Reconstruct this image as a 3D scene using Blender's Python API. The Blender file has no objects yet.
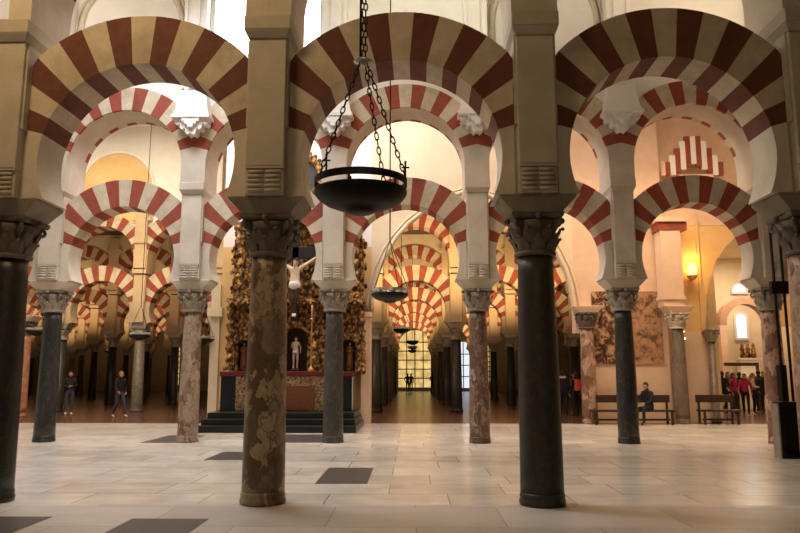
import bpy, math, random
from math import sin, cos, pi, radians, sqrt, atan2, degrees
from mathutils import Vector, Matrix
random.seed(7)
COL = bpy.context.scene.collection
D2R = radians

# ------------------------------------------------------------------ grid of the hall
SP = 3.4315                 # column spacing
X0 = -1.833                 # a column of the two front arcades stands here
X1 = -1.49                  # the same for the arcades of the far hall
Y1, Y2 = 8.97, 16.84        # front arcades
YC = 23.6                   # chapel line
YF = [30.4 + 7.87*i for i in range(5)]     # far arcades
YEND = 69.8

# ------------------------------------------------------------------ materials
MATS = {}
def newmat(name):
    m = bpy.data.materials.new(name); m.use_nodes = True
    nt = m.node_tree; nt.nodes.clear()
    out = nt.nodes.new('ShaderNodeOutputMaterial'); b = nt.nodes.new('ShaderNodeBsdfPrincipled')
    nt.links.new(b.outputs[0], out.inputs[0]); MATS[name] = m
    return m, nt, b
def ramp(nt, stops):
    r = nt.nodes.new('ShaderNodeValToRGB'); e = r.color_ramp.elements
    while len(e) < len(stops): e.new(.5)
    for i, (p, c) in enumerate(stops):
        e[i].position = p; e[i].color = (*c, 1)
    return r
def coords(nt, scale=(1,1,1), obj=False):
    g = nt.nodes.new('ShaderNodeTexCoord') if obj else nt.nodes.new('ShaderNodeNewGeometry')
    m = nt.nodes.new('ShaderNodeMapping'); m.inputs['Scale'].default_value = scale
    nt.links.new(g.outputs['Object' if obj else 'Position'], m.inputs[0])
    return m.outputs[0]
def noise(nt, vec, scale, detail=5, rough=.6, dist=0):
    n = nt.nodes.new('ShaderNodeTexNoise'); n.inputs['Scale'].default_value = scale
    n.inputs['Detail'].default_value = detail; n.inputs['Roughness'].default_value = rough
    n.inputs['Distortion'].default_value = dist
    nt.links.new(vec, n.inputs['Vector']); return n.outputs['Fac']
def bump(nt, b, h, s, d=.02):
    n = nt.nodes.new('ShaderNodeBump'); n.inputs['Strength'].default_value = s; n.inputs['Distance'].default_value = d
    nt.links.new(h, n.inputs['Height']); nt.links.new(n.outputs[0], b.inputs['Normal'])
def stone(name, a, c, scale=3., rough=.75, bs=.25, stretch=(1,1,1), stain=None):
    m, nt, b = newmat(name); v = coords(nt, stretch)
    n = noise(nt, v, scale); r = ramp(nt, [(.3, a), (.7, c)]); nt.links.new(n, r.inputs[0])
    colr = r.outputs[0]
    if stain:
        n2 = noise(nt, v, scale*.37, 6, .7, .4); r2 = ramp(nt, [(.5, (0,0,0)), (.72, (1,1,1))]); nt.links.new(n2, r2.inputs[0])
        mx = nt.nodes.new('ShaderNodeMix'); mx.data_type = 'RGBA'
        nt.links.new(r2.outputs[0], mx.inputs[0]); nt.links.new(colr, mx.inputs[6]); mx.inputs[7].default_value = (*stain, 1)
        colr = mx.outputs[2]
    nt.links.new(colr, b.inputs['Base Color']); b.inputs['Roughness'].default_value = rough
    bump(nt, b, noise(nt, v, scale*9, 6), bs); return m
def marble(name, a, c, vein, scale=2.5, width=.05, rough=.3, blotch=None):
    m, nt, b = newmat(name); v = coords(nt, (1,1,.55), True)
    n = noise(nt, v, scale, 8, .65, .8); r = ramp(nt, [(.32, a), (.66, c)]); nt.links.new(n, r.inputs[0])
    n2 = noise(nt, v, scale*1.3, 9, .6, 1.6)
    s = nt.nodes.new('ShaderNodeMath'); s.operation = 'SUBTRACT'; s.inputs[1].default_value = .5; nt.links.new(n2, s.inputs[0])
    ab = nt.nodes.new('ShaderNodeMath'); ab.operation = 'ABSOLUTE'; nt.links.new(s.outputs[0], ab.inputs[0])
    r2 = ramp(nt, [(0, (1,1,1)), (width, (0,0,0))]); nt.links.new(ab.outputs[0], r2.inputs[0])
    mx = nt.nodes.new('ShaderNodeMix'); mx.data_type = 'RGBA'; nt.links.new(r2.outputs[0], mx.inputs[0])
    nt.links.new(r.outputs[0], mx.inputs[6]); mx.inputs[7].default_value = (*vein, 1); colr = mx.outputs[2]
    if blotch:
        n3 = noise(nt, v, scale*.9, 9, .7, .5); r3 = ramp(nt, [(.53, (0,0,0)), (.58, (1,1,1))]); nt.links.new(n3, r3.inputs[0])
        m2 = nt.nodes.new('ShaderNodeMix'); m2.data_type = 'RGBA'; nt.links.new(r3.outputs[0], m2.inputs[0])
        nt.links.new(colr, m2.inputs[6]); m2.inputs[7].default_value = (*blotch, 1); colr = m2.outputs[2]
    nt.links.new(colr, b.inputs['Base Color']); b.inputs['Roughness'].default_value = rough
    b.inputs['Specular IOR Level'].default_value = .35
    return m
def breccia(name, cols, seam, scale=3.2, rough=.4, seamw=.06):
    m, nt, b = newmat(name); v = coords(nt, (1,1,.7), True)
    n = nt.nodes.new('ShaderNodeTexNoise'); n.inputs['Scale'].default_value = scale*1.1; n.inputs['Detail'].default_value = 5; nt.links.new(v, n.inputs['Vector'])
    vm = nt.nodes.new('ShaderNodeVectorMath'); vm.operation = 'MULTIPLY_ADD'; nt.links.new(n.outputs['Color'], vm.inputs[0]); vm.inputs[1].default_value = (.55,.55,.55); nt.links.new(v, vm.inputs[2])
    vo = nt.nodes.new('ShaderNodeTexVoronoi'); vo.inputs['Scale'].default_value = scale; nt.links.new(vm.outputs[0], vo.inputs['Vector'])
    sp = nt.nodes.new('ShaderNodeSeparateColor'); nt.links.new(vo.outputs['Color'], sp.inputs[0])
    st = [(i/len(cols), c) for i, c in enumerate(cols)]; r = ramp(nt, st); nt.links.new(sp.outputs[0], r.inputs[0])
    n2 = noise(nt, v, scale*4, 7, .7); r2 = ramp(nt, [(.3, (.6,.6,.6)), (.7, (1.1,1.1,1.1))]); nt.links.new(n2, r2.inputs[0])
    mu = nt.nodes.new('ShaderNodeMix'); mu.data_type = 'RGBA'; mu.blend_type = 'MULTIPLY'; mu.inputs[0].default_value = 1
    nt.links.new(r.outputs[0], mu.inputs[6]); nt.links.new(r2.outputs[0], mu.inputs[7])
    ve = nt.nodes.new('ShaderNodeTexVoronoi'); ve.feature = 'DISTANCE_TO_EDGE'; ve.inputs['Scale'].default_value = scale; nt.links.new(vm.outputs[0], ve.inputs['Vector'])
    r3 = ramp(nt, [(0, (1,1,1)), (seamw, (0,0,0))]); nt.links.new(ve.outputs['Distance'], r3.inputs[0])
    mx = nt.nodes.new('ShaderNodeMix'); mx.data_type = 'RGBA'; nt.links.new(r3.outputs[0], mx.inputs[0]); nt.links.new(mu.outputs[2], mx.inputs[6]); mx.inputs[7].default_value = (*seam, 1)
    nt.links.new(mx.outputs[2], b.inputs['Base Color']); b.inputs['Roughness'].default_value = rough; b.inputs['Specular IOR Level'].default_value = .35
    return m
def plain(name, c, rough=.6, metal=0, spec=.4):
    m, nt, b = newmat(name); v = coords(nt)
    n = noise(nt, v, 14); r = ramp(nt, [(.3, tuple(x*.82 for x in c)), (.7, tuple(min(1, x*1.12) for x in c))]); nt.links.new(n, r.inputs[0])
    nt.links.new(r.outputs[0], b.inputs['Base Color']); b.inputs['Roughness'].default_value = rough
    b.inputs['Metallic'].default_value = metal; b.inputs['Specular IOR Level'].default_value = spec; return m
def glow(name, c, s, var=0.):
    m, nt, b = newmat(name); b.inputs['Base Color'].default_value = (*c, 1)
    b.inputs['Emission Color'].default_value = (*c, 1); b.inputs['Emission Strength'].default_value = s
    if var:
        n = noise(nt, coords(nt), var); r = ramp(nt, [(.35, tuple(x*.45 for x in c)), (.65, c)]); nt.links.new(n, r.inputs[0])
        nt.links.new(r.outputs[0], b.inputs['Emission Color'])
    return m

stone('cream_stone', (.49,.41,.29), (.63,.54,.40), 4, stain=(.38,.31,.22))
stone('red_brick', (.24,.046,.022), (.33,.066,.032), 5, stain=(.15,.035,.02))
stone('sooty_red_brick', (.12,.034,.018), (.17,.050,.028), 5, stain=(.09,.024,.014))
stone('grey_plaster', (.52,.45,.36), (.65,.57,.46), 1.6, stain=(.46,.39,.31))
stone('shaded_stone', (.20,.165,.115), (.29,.24,.17), 3)  # front imposts: shade from above is mixed into this stone colour
stone('pier_stone', (.42,.365,.28), (.52,.46,.36), 2.2, stain=(.36,.30,.21))
stone('white_plaster', (.74,.71,.66), (.84,.81,.76), 1.2, bs=.1)
stone('warm_plaster', (.66,.55,.38), (.76,.65,.47), 1.2, bs=.1)
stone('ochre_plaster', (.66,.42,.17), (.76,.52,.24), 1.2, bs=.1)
stone('tan_plaster', (.50,.37,.22), (.60,.46,.29), 1.2, bs=.1)
stone('peach_plaster', (.66,.46,.32), (.76,.56,.40), 1.5, bs=.1)
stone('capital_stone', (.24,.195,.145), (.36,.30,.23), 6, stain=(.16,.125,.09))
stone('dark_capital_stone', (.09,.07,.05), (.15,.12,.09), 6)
stone('brick_pink', (.38,.20,.13), (.52,.31,.21), 9.)
stone('dim_plaster', (.30,.22,.14), (.38,.29,.19), 1.)
marble('black_marble', (.010,.009,.009), (.028,.026,.024), (.05,.045,.04), 2.5, .015, .4)
marble('green_black_marble', (.020,.019,.016), (.045,.042,.036), (.065,.06,.05), 4, .015, .45)
marble('grey_marble', (.028,.026,.022), (.065,.06,.052), (.12,.112,.098), 2.2, .014, .38)
marble('brown_grey_marble', (.12,.09,.065), (.20,.155,.115), (.26,.22,.17), 2.5, .015, .38)
marble('dark_grey_marble', (.014,.013,.011), (.036,.033,.028), (.09,.084,.072), 2.2, .012, .38)
breccia('tan_breccia', [(.34,.25,.15),(.44,.34,.22),(.30,.22,.135),(.09,.055,.035),(.40,.31,.20),(.14,.085,.05)], (.12,.075,.045), 4.4)
breccia('rosy_cream_marble', [(.36,.27,.19),(.42,.33,.24),(.24,.155,.10),(.38,.29,.20),(.17,.10,.065)], (.2,.13,.085), 4.6)
breccia('red_brown_marble', [(.15,.085,.06),(.26,.165,.115),(.085,.045,.033),(.38,.28,.20),(.13,.07,.05)], (.08,.042,.03), 7.5, seamw=.1)
breccia('pink_breccia', [(.50,.33,.24),(.54,.38,.28),(.46,.29,.20),(.15,.07,.045),(.50,.34,.25),(.20,.095,.06)], (.27,.14,.09), 5.4)
marble('rust_marble', (.30,.10,.05), (.42,.17,.09), (.5,.34,.24), 3., .03, .4)
marble('brown_marble', (.10,.075,.055), (.17,.13,.10), (.24,.2,.17), 3., .03, .4)
plain('black_iron', (.016,.014,.012), .5, .6)
plain('dark_wood', (.045,.022,.012), .45)
plain('brown_wood', (.20,.075,.028), .4)
plain('black_cloth', (.012,.012,.014), .85)
plain('navy_cloth', (.022,.025,.04), .85)
plain('denim', (.05,.06,.09), .85)
plain('magenta_cloth', (.42,.03,.13), .8)
plain('white_cloth', (.62,.58,.54), .8)
plain('orange_cloth', (.55,.08,.035), .8)
plain('red_cloth', (.13,.014,.014), .8)
plain('grey_cloth', (.12,.12,.13), .8)
plain('skin', (.50,.27,.18), .6)
plain('ivory', (.62,.50,.36), .5)
plain('dark_hair', (.012,.009,.007), .7)
plain('blond_hair', (.25,.16,.08), .7)
plain('shoe_leather', (.02,.018,.018), .5)
plain('pale_rubber', (.55,.5,.47), .6)
plain('brass', (.55,.36,.12), .35, .9)
plain('silver_glass', (.62,.66,.60), .25, .6)
plain('painted_canvas', (.05,.05,.055), .6)
plain('black_step', (.016,.02,.019), .28)
plain('rose_panel', (.20,.068,.03), .5)
glow('daylight_glass', (.86,.94,1.0), 3.6)
glow('amber_glass', (1.0,.70,.26), .95, 1.7)
glow('blue_glass', (.75,.85,1.0), 1.0)
glow('lamp_glow', (1.0,.52,.10), 5.)
glow('candle_glow', (1.0,.75,.4), 9.)
glow('slit_glow', (.55,.74,1.0), 1.25)

# gilded carving
m, nt, b = newmat('gilded_carving'); v = coords(nt, (1,1,.8))
vo = nt.nodes.new('ShaderNodeTexVoronoi'); vo.inputs['Scale'].default_value = 9; nt.links.new(v, vo.inputs['Vector'])
n = noise(nt, v, 7, 9, .78, .6)
ad = nt.nodes.new('ShaderNodeMath'); ad.operation = 'MULTIPLY_ADD'; ad.inputs[1].default_value = -.28; nt.links.new(vo.outputs['Distance'], ad.inputs[0]); nt.links.new(n, ad.inputs[2])
r = ramp(nt, [(.25, (.02,.008,.003)), (.33, (.14,.06,.016)), (.42, (.44,.24,.065)), (.54, (.78,.50,.19))]); nt.links.new(ad.outputs[0], r.inputs[0])
nt.links.new(r.outputs[0], b.inputs['Base Color']); b.inputs['Metallic'].default_value = .45; b.inputs['Roughness'].default_value = .42
bump(nt, b, ad.outputs[0], 1., .08)
# lace frontal
m, nt, b = newmat('lace_frontal'); v = coords(nt)
n = noise(nt, v, 16, 5, .7, 1.); r = ramp(nt, [(.45, (.10,.04,.02)), (.56, (.45,.33,.17))]); nt.links.new(n, r.inputs[0])
nt.links.new(r.outputs[0], b.inputs['Base Color']); b.inputs['Roughness'].default_value = .7
# frescoes
def fresco(name, a, b_, c):
    m, nt, b = newmat(name); v = coords(nt)
    n = noise(nt, v, 3.4, 9, .72, .5); r = ramp(nt, [(.42, a), (.5, b_), (.57, c)]); nt.links.new(n, r.inputs[0])
    nt.links.new(r.outputs[0], b.inputs['Base Color']); b.inputs['Roughness'].default_value = .8
fresco('fresco_dark', (.02,.008,.004), (.13,.055,.025), (.50,.32,.18))
fresco('fresco_faded', (.12,.055,.025), (.34,.19,.095), (.46,.22,.11))
# floors
def slabs(name, a, c, joint, w, h, rough, off=.5, mort=.006, squash=1, var=.35, offs=(0,0,0)):
    m, nt, b = newmat(name); v = coords(nt)
    v.node.inputs['Location'].default_value = offs
    br = nt.nodes.new('ShaderNodeTexBrick'); br.offset = off; br.squash = squash; br.squash_frequency = 3
    br.inputs['Scale'].default_value = 1; br.inputs['Mortar Size'].default_value = mort
    br.inputs['Brick Width'].default_value = w; br.inputs['Row Height'].default_value = h
    br.inputs['Color1'].default_value = (0,0,0,1); br.inputs['Color2'].default_value = (1,1,1,1); br.inputs['Mortar'].default_value = (.5,.5,.5,1)
    nt.links.new(v, br.inputs['Vector'])
    n = noise(nt, coords(nt, (1,1.6,1)), 1.1, 8, .65, .6)
    mxa = nt.nodes.new('ShaderNodeMix'); mxa.data_type = 'FLOAT'; mxa.inputs[0].default_value = var
    nt.links.new(n, mxa.inputs[2]); nt.links.new(br.outputs['Color'], mxa.inputs[3])
    r = ramp(nt, [(.3, a), (.68, c)]); nt.links.new(mxa.outputs[0], r.inputs[0])
    mx = nt.nodes.new('ShaderNodeMix'); mx.data_type = 'RGBA'; nt.links.new(br.outputs['Fac'], mx.inputs[0])
    nt.links.new(r.outputs[0], mx.inputs[6]); mx.inputs[7].default_value = (*joint, 1)
    nt.links.new(mx.outputs[2], b.inputs['Base Color'])
    n2 = noise(nt, v, 3, 5); rr = nt.nodes.new('ShaderNodeMapRange'); nt.links.new(n2, rr.inputs[0])
    rr.inputs[3].default_value = rough*.75; rr.inputs[4].default_value = rough*1.3; nt.links.new(rr.outputs[0], b.inputs['Roughness'])
    b.inputs['Specular IOR Level'].default_value = .4
slabs('pale_marble_floor', (.42,.385,.335), (.66,.615,.55), (.20,.16,.12), 1.55, .88, .20, offs=(.3,.07,0), squash=.75, var=.22)
slabs('grey_marble_floor', (.34,.30,.27), (.46,.42,.38), (.18,.15,.13), 1.9, 1.1, .42, offs=(.9,.13,0))
slabs('brown_brick_floor', (.085,.038,.027), (.12,.057,.04), (.07,.035,.025), .6, .3, .24, mort=.004)
plain('slate_slab', (.045,.038,.036), .45)

# ------------------------------------------------------------------ mesh builder
class MB:
    def __init__(s): s.v = []; s.f = []; s.m = []; s.sm = []
    def add(s, vs, fs, mi=0, smooth=False):
        o = len(s.v); s.v += [tuple(p) for p in vs]
        for f in fs: s.f.append([i+o for i in f]); s.m.append(mi); s.sm.append(smooth)
    def box(s, x0, x1, y0, y1, z0, z1, mi=0, mat=None):
        vs = [(x,y,z) for z in (z0,z1) for (x,y) in ((x0,y0),(x1,y0),(x1,y1),(x0,y1))]
        if mat: vs = [mat @ Vector(p) for p in vs]
        s.add(vs, [(3,2,1,0),(4,5,6,7),(0,1,5,4),(1,2,6,5),(2,3,7,6),(3,0,4,7)], mi)
    def taper(s, a, za, b, zb, mi=0):      # a, b: (x0,x1,y0,y1) at heights za, zb
        vs = [(x,y,za) for (x,y) in ((a[0],a[2]),(a[1],a[2]),(a[1],a[3]),(a[0],a[3]))]
        vs += [(x,y,zb) for (x,y) in ((b[0],b[2]),(b[1],b[2]),(b[1],b[3]),(b[0],b[3]))]
        s.add(vs, [(3,2,1,0),(4,5,6,7),(0,1,5,4),(1,2,6,5),(2,3,7,6),(3,0,4,7)], mi)
    def lathe(s, prof, n=24, c=(0,0,0), mi=0, smooth=True, sx=1, sy=1, lobes=0, depth=0, cap=True, twist=0):
        vs = []
        for (r, z) in prof:
            for k in range(n):
                a = 2*pi*k/n; q = 1+depth*cos(lobes*a + twist*z) if lobes else 1
                vs.append((c[0]+r*q*cos(a)*sx, c[1]+r*q*sin(a)*sy, c[2]+z))
        fs = [(i*n+k, i*n+(k+1)%n, (i+1)*n+(k+1)%n, (i+1)*n+k) for i in range(len(prof)-1) for k in range(n)]
        if cap: fs += [tuple(range(n-1,-1,-1)), tuple((len(prof)-1)*n+k for k in range(n))]
        s.add(vs, fs, mi, smooth)
    def tube(s, pts, r, n=8, mi=0, smooth=True, closed=False):
        pts = [Vector(p) for p in pts]; N = len(pts); rs = r if isinstance(r, (list, tuple)) else [r]*N
        vs = []; ref = None
        for i, p in enumerate(pts):
            if closed: t = pts[(i+1) % N]-pts[i-1]
            else: t = pts[min(i+1, N-1)]-pts[max(i-1, 0)]
            t.normalize()
            if ref is None:
                ref = Vector((0,0,1)) if abs(t.z) < .9 else Vector((1,0,0))
            u = (ref - t*ref.dot(t)); u.normalize(); w = t.cross(u); ref = u
            for k in range(n):
                a = 2*pi*k/n; vs.append(p + (u*cos(a)+w*sin(a))*rs[i])
        M = N if closed else N-1
        fs = [(i*n+k, i*n+(k+1)%n, ((i+1)%N)*n+(k+1)%n, ((i+1)%N)*n+k) for i in range(M) for k in range(n)]
        if not closed: fs += [tuple(range(n-1,-1,-1)), tuple((N-1)*n+k for k in range(n))]
        s.add(vs, fs, mi, smooth)
    def prism(s, poly, y0, y1, mi=0, mside=None):       # poly: (x, z) counter-clockwise seen from -y
        n = len(poly)
        s.add([(x,y0,z) for x, z in poly]+[(x,y1,z) for x, z in poly], [tuple(range(n)), tuple(range(2*n-1, n-1, -1))], mi)
        o = len(s.v)-2*n
        for i in range(n):
            s.f.append([o+i, o+n+i, o+n+(i+1)%n, o+(i+1)%n]); s.m.append(mi if mside is None else mside); s.sm.append(False)
    def ball(s, c, r, n=12, mi=0, sc=(1,1,1)):
        m = n//2; vs = [(c[0], c[1], c[2]-r*sc[2])]
        for i in range(1, m):
            a = -pi/2+pi*i/m
            for k in range(n): vs.append((c[0]+r*cos(a)*cos(2*pi*k/n)*sc[0], c[1]+r*cos(a)*sin(2*pi*k/n)*sc[1], c[2]+r*sin(a)*sc[2]))
        vs.append((c[0], c[1], c[2]+r*sc[2])); L = len(vs)-1
        fs = [(0, 1+(k+1)%n, 1+k) for k in range(n)]
        fs += [(1+i*n+k, 1+i*n+(k+1)%n, 1+(i+1)*n+(k+1)%n, 1+(i+1)*n+k) for i in range(m-2) for k in range(n)]
        fs += [(L, 1+(m-2)*n+k, 1+(m-2)*n+(k+1)%n) for k in range(n)]
        s.add(vs, fs, mi, True)
    def mesh(s, name, mats):
        me = bpy.data.meshes.new(name); me.from_pydata(s.v, [], s.f)
        for x in (mats if isinstance(mats, (list, tuple)) else [mats]): me.materials.append(MATS[x])
        me.polygons.foreach_set('material_index', s.m); me.polygons.foreach_set('use_smooth', s.sm); me.update()
        return me
    def build(s, name, mats, parent=None, loc=None):
        return link(name, s.mesh(name, mats), parent, loc)
def link(name, me, parent=None, loc=None):
    o = bpy.data.objects.new(name, me); COL.objects.link(o)
    if parent: o.parent = parent
    if loc: o.location = loc
    return o
def tag(o, label, cat, group=None):
    o['label'] = label; o['category'] = cat
    if group: o['group'] = group
    return o
def thing(name, label, cat, loc=(0,0,0), rz=0, group=None):
    o = bpy.data.objects.new(name, None); COL.objects.link(o); o.location = loc; o.rotation_euler = (0,0,rz)
    return tag(o, label, cat, group)
def struct(name, mb, mats, label=None):
    o = mb.build(name, mats); o['kind'] = 'structure'
    if label: o['label'] = label
    return o
def smooth_bevel(o, w=.012, seg=2):
    md = o.modifiers.new('bevel', 'BEVEL'); md.width = w; md.segments = seg; md.limit_method = 'ANGLE'; md.angle_limit = radians(40)
    return o
def dup(root, loc, label, group=None, mats=None, rz=None):
    r = root.copy(); COL.objects.link(r); r.location = loc; r['label'] = label
    if rz is not None: r.rotation_euler = (0,0,rz)
    if group: r['group'] = group
    for ch in list(root.children):
        c = ch.copy(); COL.objects.link(c); c.parent = r
        for g in list(ch.children):
            d = g.copy(); COL.objects.link(d); d.parent = c
    return r
def set_mat(o, mat):
    o.data = o.data.copy(); o.data.materials[0] = MATS[mat]

# ------------------------------------------------------------------ column
def leaf(mb, a, r0, z0, h, w, out):
    """one curling acanthus leaf on the bell of a capital"""
    c = Vector((cos(a), sin(a), 0)); t = Vector((-sin(a), cos(a), 0)); vs = []
    prof = [(0,0,1.),(.02,.35,1.05),(.05*1.2,.7,.9),(out*.85,.95,.6),(out*1.15,.97,.34),(out*1.25,.82,.2)]
    for (o, f, ww) in prof:
        for q, lift in ((-1,0.),(-.45,.018),(0,.03),(.45,.018),(1,0.)):
            p = c*(r0+o+lift)+t*(q*w*ww); vs.append((p.x, p.y, z0+h*f - (abs(q)*.02)))
    fs = [(i*5+k, i*5+k+1, (i+1)*5+k+1, (i+1)*5+k) for i in range(5) for k in range(4)]
    mb.add(vs, fs, 0, True)
def capital_mesh(rn, zt, low=False):
    """bell, two tiers of leaves, corner volutes and hollow-sided abacus; rn neck radius; z 0..zt"""
    mb = MB()
    mb.lathe([(rn,0),(rn+.035,.01),(rn+.045,.035),(rn+.03,.06),(rn,.07),(rn+.01,.2),(rn+.05,zt*.62),(rn+.11,zt*.82)], 16 if low else 24)
    if not low:
        for k in range(8): leaf(mb, k*pi/4, rn+.005, .06, zt*.38, .085, .07)
        for k in range(8): leaf(mb, (k+.5)*pi/4, rn+.03, zt*.3, zt*.40, .08, .085)
    A = rn+.125
    for k in range(4):
        a = pi/4+k*pi/2; c = Vector((cos(a), sin(a), 0)); R = A*1.18
        pts = []; rs = []
        for i in range(13 if not low else 7):
            q = i/(12 if not low else 6); th = q*2.2*pi; rad = .075*(1-q*.7)
            pts.append(c*(R-.05+rad*cos(th+pi/2)) + Vector((0,0,zt*.78+rad*sin(th+pi/2)))); rs.append(.032-.012*q)
        mb.tube(pts, rs, 6)
        mb.tube([c*(rn+.03)+Vector((0,0,zt*.48)), c*(rn+.09)+Vector((0,0,zt*.68)), c*(R-.06)+Vector((0,0,zt*.86))], [.025,.03,.03], 6)
    # abacus with hollow sides
    poly = []
    for k in range(4):
        a0 = pi/4+k*pi/2
        c0 = Vector((cos(a0), sin(a0)))*A*1.32; c1 = Vector((cos(a0+pi/2), sin(a0+pi/2)))*A*1.32; mid = (c0+c1)/2
        t = (c1-c0).normalized()
        poly += [c0-t*0.0, c0+t*.05]
        for q in (.3,.5,.7):
            p = c0+(c1-c0)*q - mid.normalized()*.05*(1-abs(q-.5)*2.4); poly.append(p)
        poly.append(c1-t*.05)
    n = len(poly); vs = []
    for z, s_ in ((zt*.87,.93),(zt*.92,1.),(zt,1.)): vs += [(p.x*s_, p.y*s_, z) for p in poly]
    mb.add(vs, [tuple(range(n-1,-1,-1)), tuple(range(2*n,3*n))]+[(i*n+k, i*n+(k+1)%n, (i+1)*n+(k+1)%n, (i+1)*n+k) for i in range(2) for k in range(n)])
    if not low:
        for k in range(4):
            a = k*pi/2; mb.ball((cos(a)*(rn+.13), sin(a)*(rn+.13), zt*.9), .045, 8)
    return mb
ZN, ZC, ZI = 3.05, 3.58, 3.80     # neck, top of capital, top of impost
def shaft_mb(rb=.265, rt=.222, n=32):
    mb = MB(); pr = []
    for i in range(15):
        q = i/14; pr.append((rb+(rt-rb)*q+.008*sin(pi*q), .14+(ZN-.14)*q))
    mb.lathe(pr, n); return mb
def base_mb(rb=.265):
    mb = MB(); mb.lathe([(rb+.012,0),(rb+.018,.03),(rb+.016,.06),(rb+.004,.075),(rb+.010,.1),(rb+.006,.13),(rb,.15)], 32); return mb
def impost_mb(front=.42, w=.48):
    mb = MB(); d = .36
    mb.taper((-.30,.30,-.30,.30), ZC, (-w,w,-d,d), ZI-.03); mb.box(-w, w, -d, d, ZI-.03, ZI)
    return mb
SHAFT = shaft_mb().mesh('shaft', 'grey_marble'); BASE = base_mb().mesh('base', 'capital_stone')
CAPM = capital_mesh(.222, ZC-ZN).mesh('capital', 'capital_stone'); IMP = impost_mb().mesh('impost', 'pier_stone')
def column(x, y, mat, label, cap='capital_stone', imp='pier_stone', rot=0, group=None, radius=1.):
    t = thing('marble_column', label, 'column', (x,y,0), 0, group)
    def p(name, me, m, dz=0):
        me2 = me.copy(); me2.materials[0] = MATS[m]; o = link(name, me2, t, (0,0,dz)); return o
    s = p('shaft', SHAFT, mat); s.rotation_euler = (0,0,rot); s.scale = (radius,radius,1)
    b = p('base', BASE, mat); b.scale = (radius,radius,1)
    p('capital', CAPM, cap, ZN); i = smooth_bevel(p('impost', IMP, imp), .01)
    return t

# ------------------------------------------------------------------ arches
def arc_pt(cz, r, th): return (r*sin(th), cz+r*cos(th))
def ring(mb, cz, ri, ro, hw, y0, y1, nv=7, step=10, sub=3, soffit=True, edge=None):
    """voussoirs k=-nv..nv, mats 0 cream / 1 red / 2 soffit plaster"""
    for k in range(-nv, nv+1):
        red = k % 2
        for s_ in range(sub):
            t0 = D2R((k-.5+s_/sub)*step); t1 = D2R((k-.5+(s_+1)/sub)*step)
            def outer(t):
                r = ro
                if abs(sin(t))*ro > hw: r = hw/abs(sin(t))
                return arc_pt(cz, r, t)
            a, b_ = arc_pt(cz, ri, t0), arc_pt(cz, ri, t1); c, d = outer(t1), outer(t0)
            mi = 1 if red else 0
            mb.add([(a[0],y0,a[1]),(d[0],y0,d[1]),(c[0],y0,c[1]),(b_[0],y0,b_[1])], [(3,2,1,0)][::-1] if 0 else [(0,3,2,1)], mi)
            mb.add([(a[0],y1,a[1]),(d[0],y1,d[1]),(c[0],y1,c[1]),(b_[0],y1,b_[1])], [(0,1,2,3)], mi)
            if edge is None:
                mb.add([(a[0],y0,a[1]),(b_[0],y0,b_[1]),(b_[0],y1,b_[1]),(a[0],y1,a[1])], [(0,1,2,3)][::1], mi)
            else:
                for (ya, yb, mm) in ((y0, y0+edge*.5, mi), (y0+edge*.5, y1-edge, 2), (y1-edge, y1, mi)):
                    mb.add([(a[0],ya,a[1]),(b_[0],ya,b_[1]),(b_[0],yb,b_[1]),(a[0],yb,a[1])], [(0,1,2,3)], mm)
            mb.add([(d[0],y0,d[1]),(c[0],y0,c[1]),(c[0],y1,c[1]),(d[0],y1,d[1])], [(3,2,1,0)], mi)
    # close the two ends
    for sg in (-1, 1):
        t = D2R((nv+.5)*step*sg); a = arc_pt(cz, ri, t); r = ro if abs(sin(t))*ro < hw else hw/abs(sin(t)); d = arc_pt(cz, r, t)
        mb.add([(a[0],y0,a[1]),(d[0],y0,d[1]),(d[0],y1,d[1]),(a[0],y1,a[1])], [(0,1,2,3)], 1)
def haunch(mb, sg, cz, ri, hw, y0, y1, zb, th0=75, mi=0, rshrink=0):
    pts = []
    t = th0
    while True:
        x, z = arc_pt(cz, ri, D2R(t))
        if z <= zb or t > 130: break
        pts.append((x, z)); t += 5
        if rshrink and t > 90: break
    if rshrink: pts.append((ri, cz))
    c = (zb-cz)/ri
    pts.append((ri, zb) if rshrink else (ri*sqrt(max(0, 1-c*c)), zb))
    zt = cz+hw/math.tan(D2R(th0))
    poly = [(x*sg, z) for x, z in pts]+[(hw*sg, zb), (hw*sg, zt)]
    if sg > 0: poly = poly[::-1]
    # fan as quads for clean faces
    P = [(x*sg, z) for x, z in pts]; n = len(P)
    for i in range(n-1):
        za = zt+(zb-zt)*i/(n-1); zc = zt+(zb-zt)*(i+1)/(n-1)
        q = [P[i], P[i+1], (hw*sg, zc), (hw*sg, za)]
        if sg < 0: q = q[::-1]
        for yy, rev in ((y0, False), (y1, True)):
            qq = q[::-1] if rev else q
            mb.add([(x, yy, z) for x, z in qq], [(0,1,2,3)], mi)
        mb.add([(P[i][0],y0,P[i][1]),(P[i+1][0],y0,P[i+1][1]),(P[i+1][0],y1,P[i+1][1]),(P[i][0],y1,P[i][1])], [(0,1,2,3)], mi)
    mb.add([(hw*sg,y0,zb),(hw*sg,y0,zt),(hw*sg,y1,zt),(hw*sg,y1,zb)], [(0,1,2,3)], mi)
    mb.add([(P[-1][0],y0,zb),(hw*sg,y0,zb),(hw*sg,y1,zb),(P[-1][0],y1,zb)], [(0,1,2,3)], mi)
H = SP/2
LOW = dict(cz=4.33, ri=1.29, ro=1.96); UP = dict(cz=6.59, ri=1.42, ro=2.0)
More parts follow.
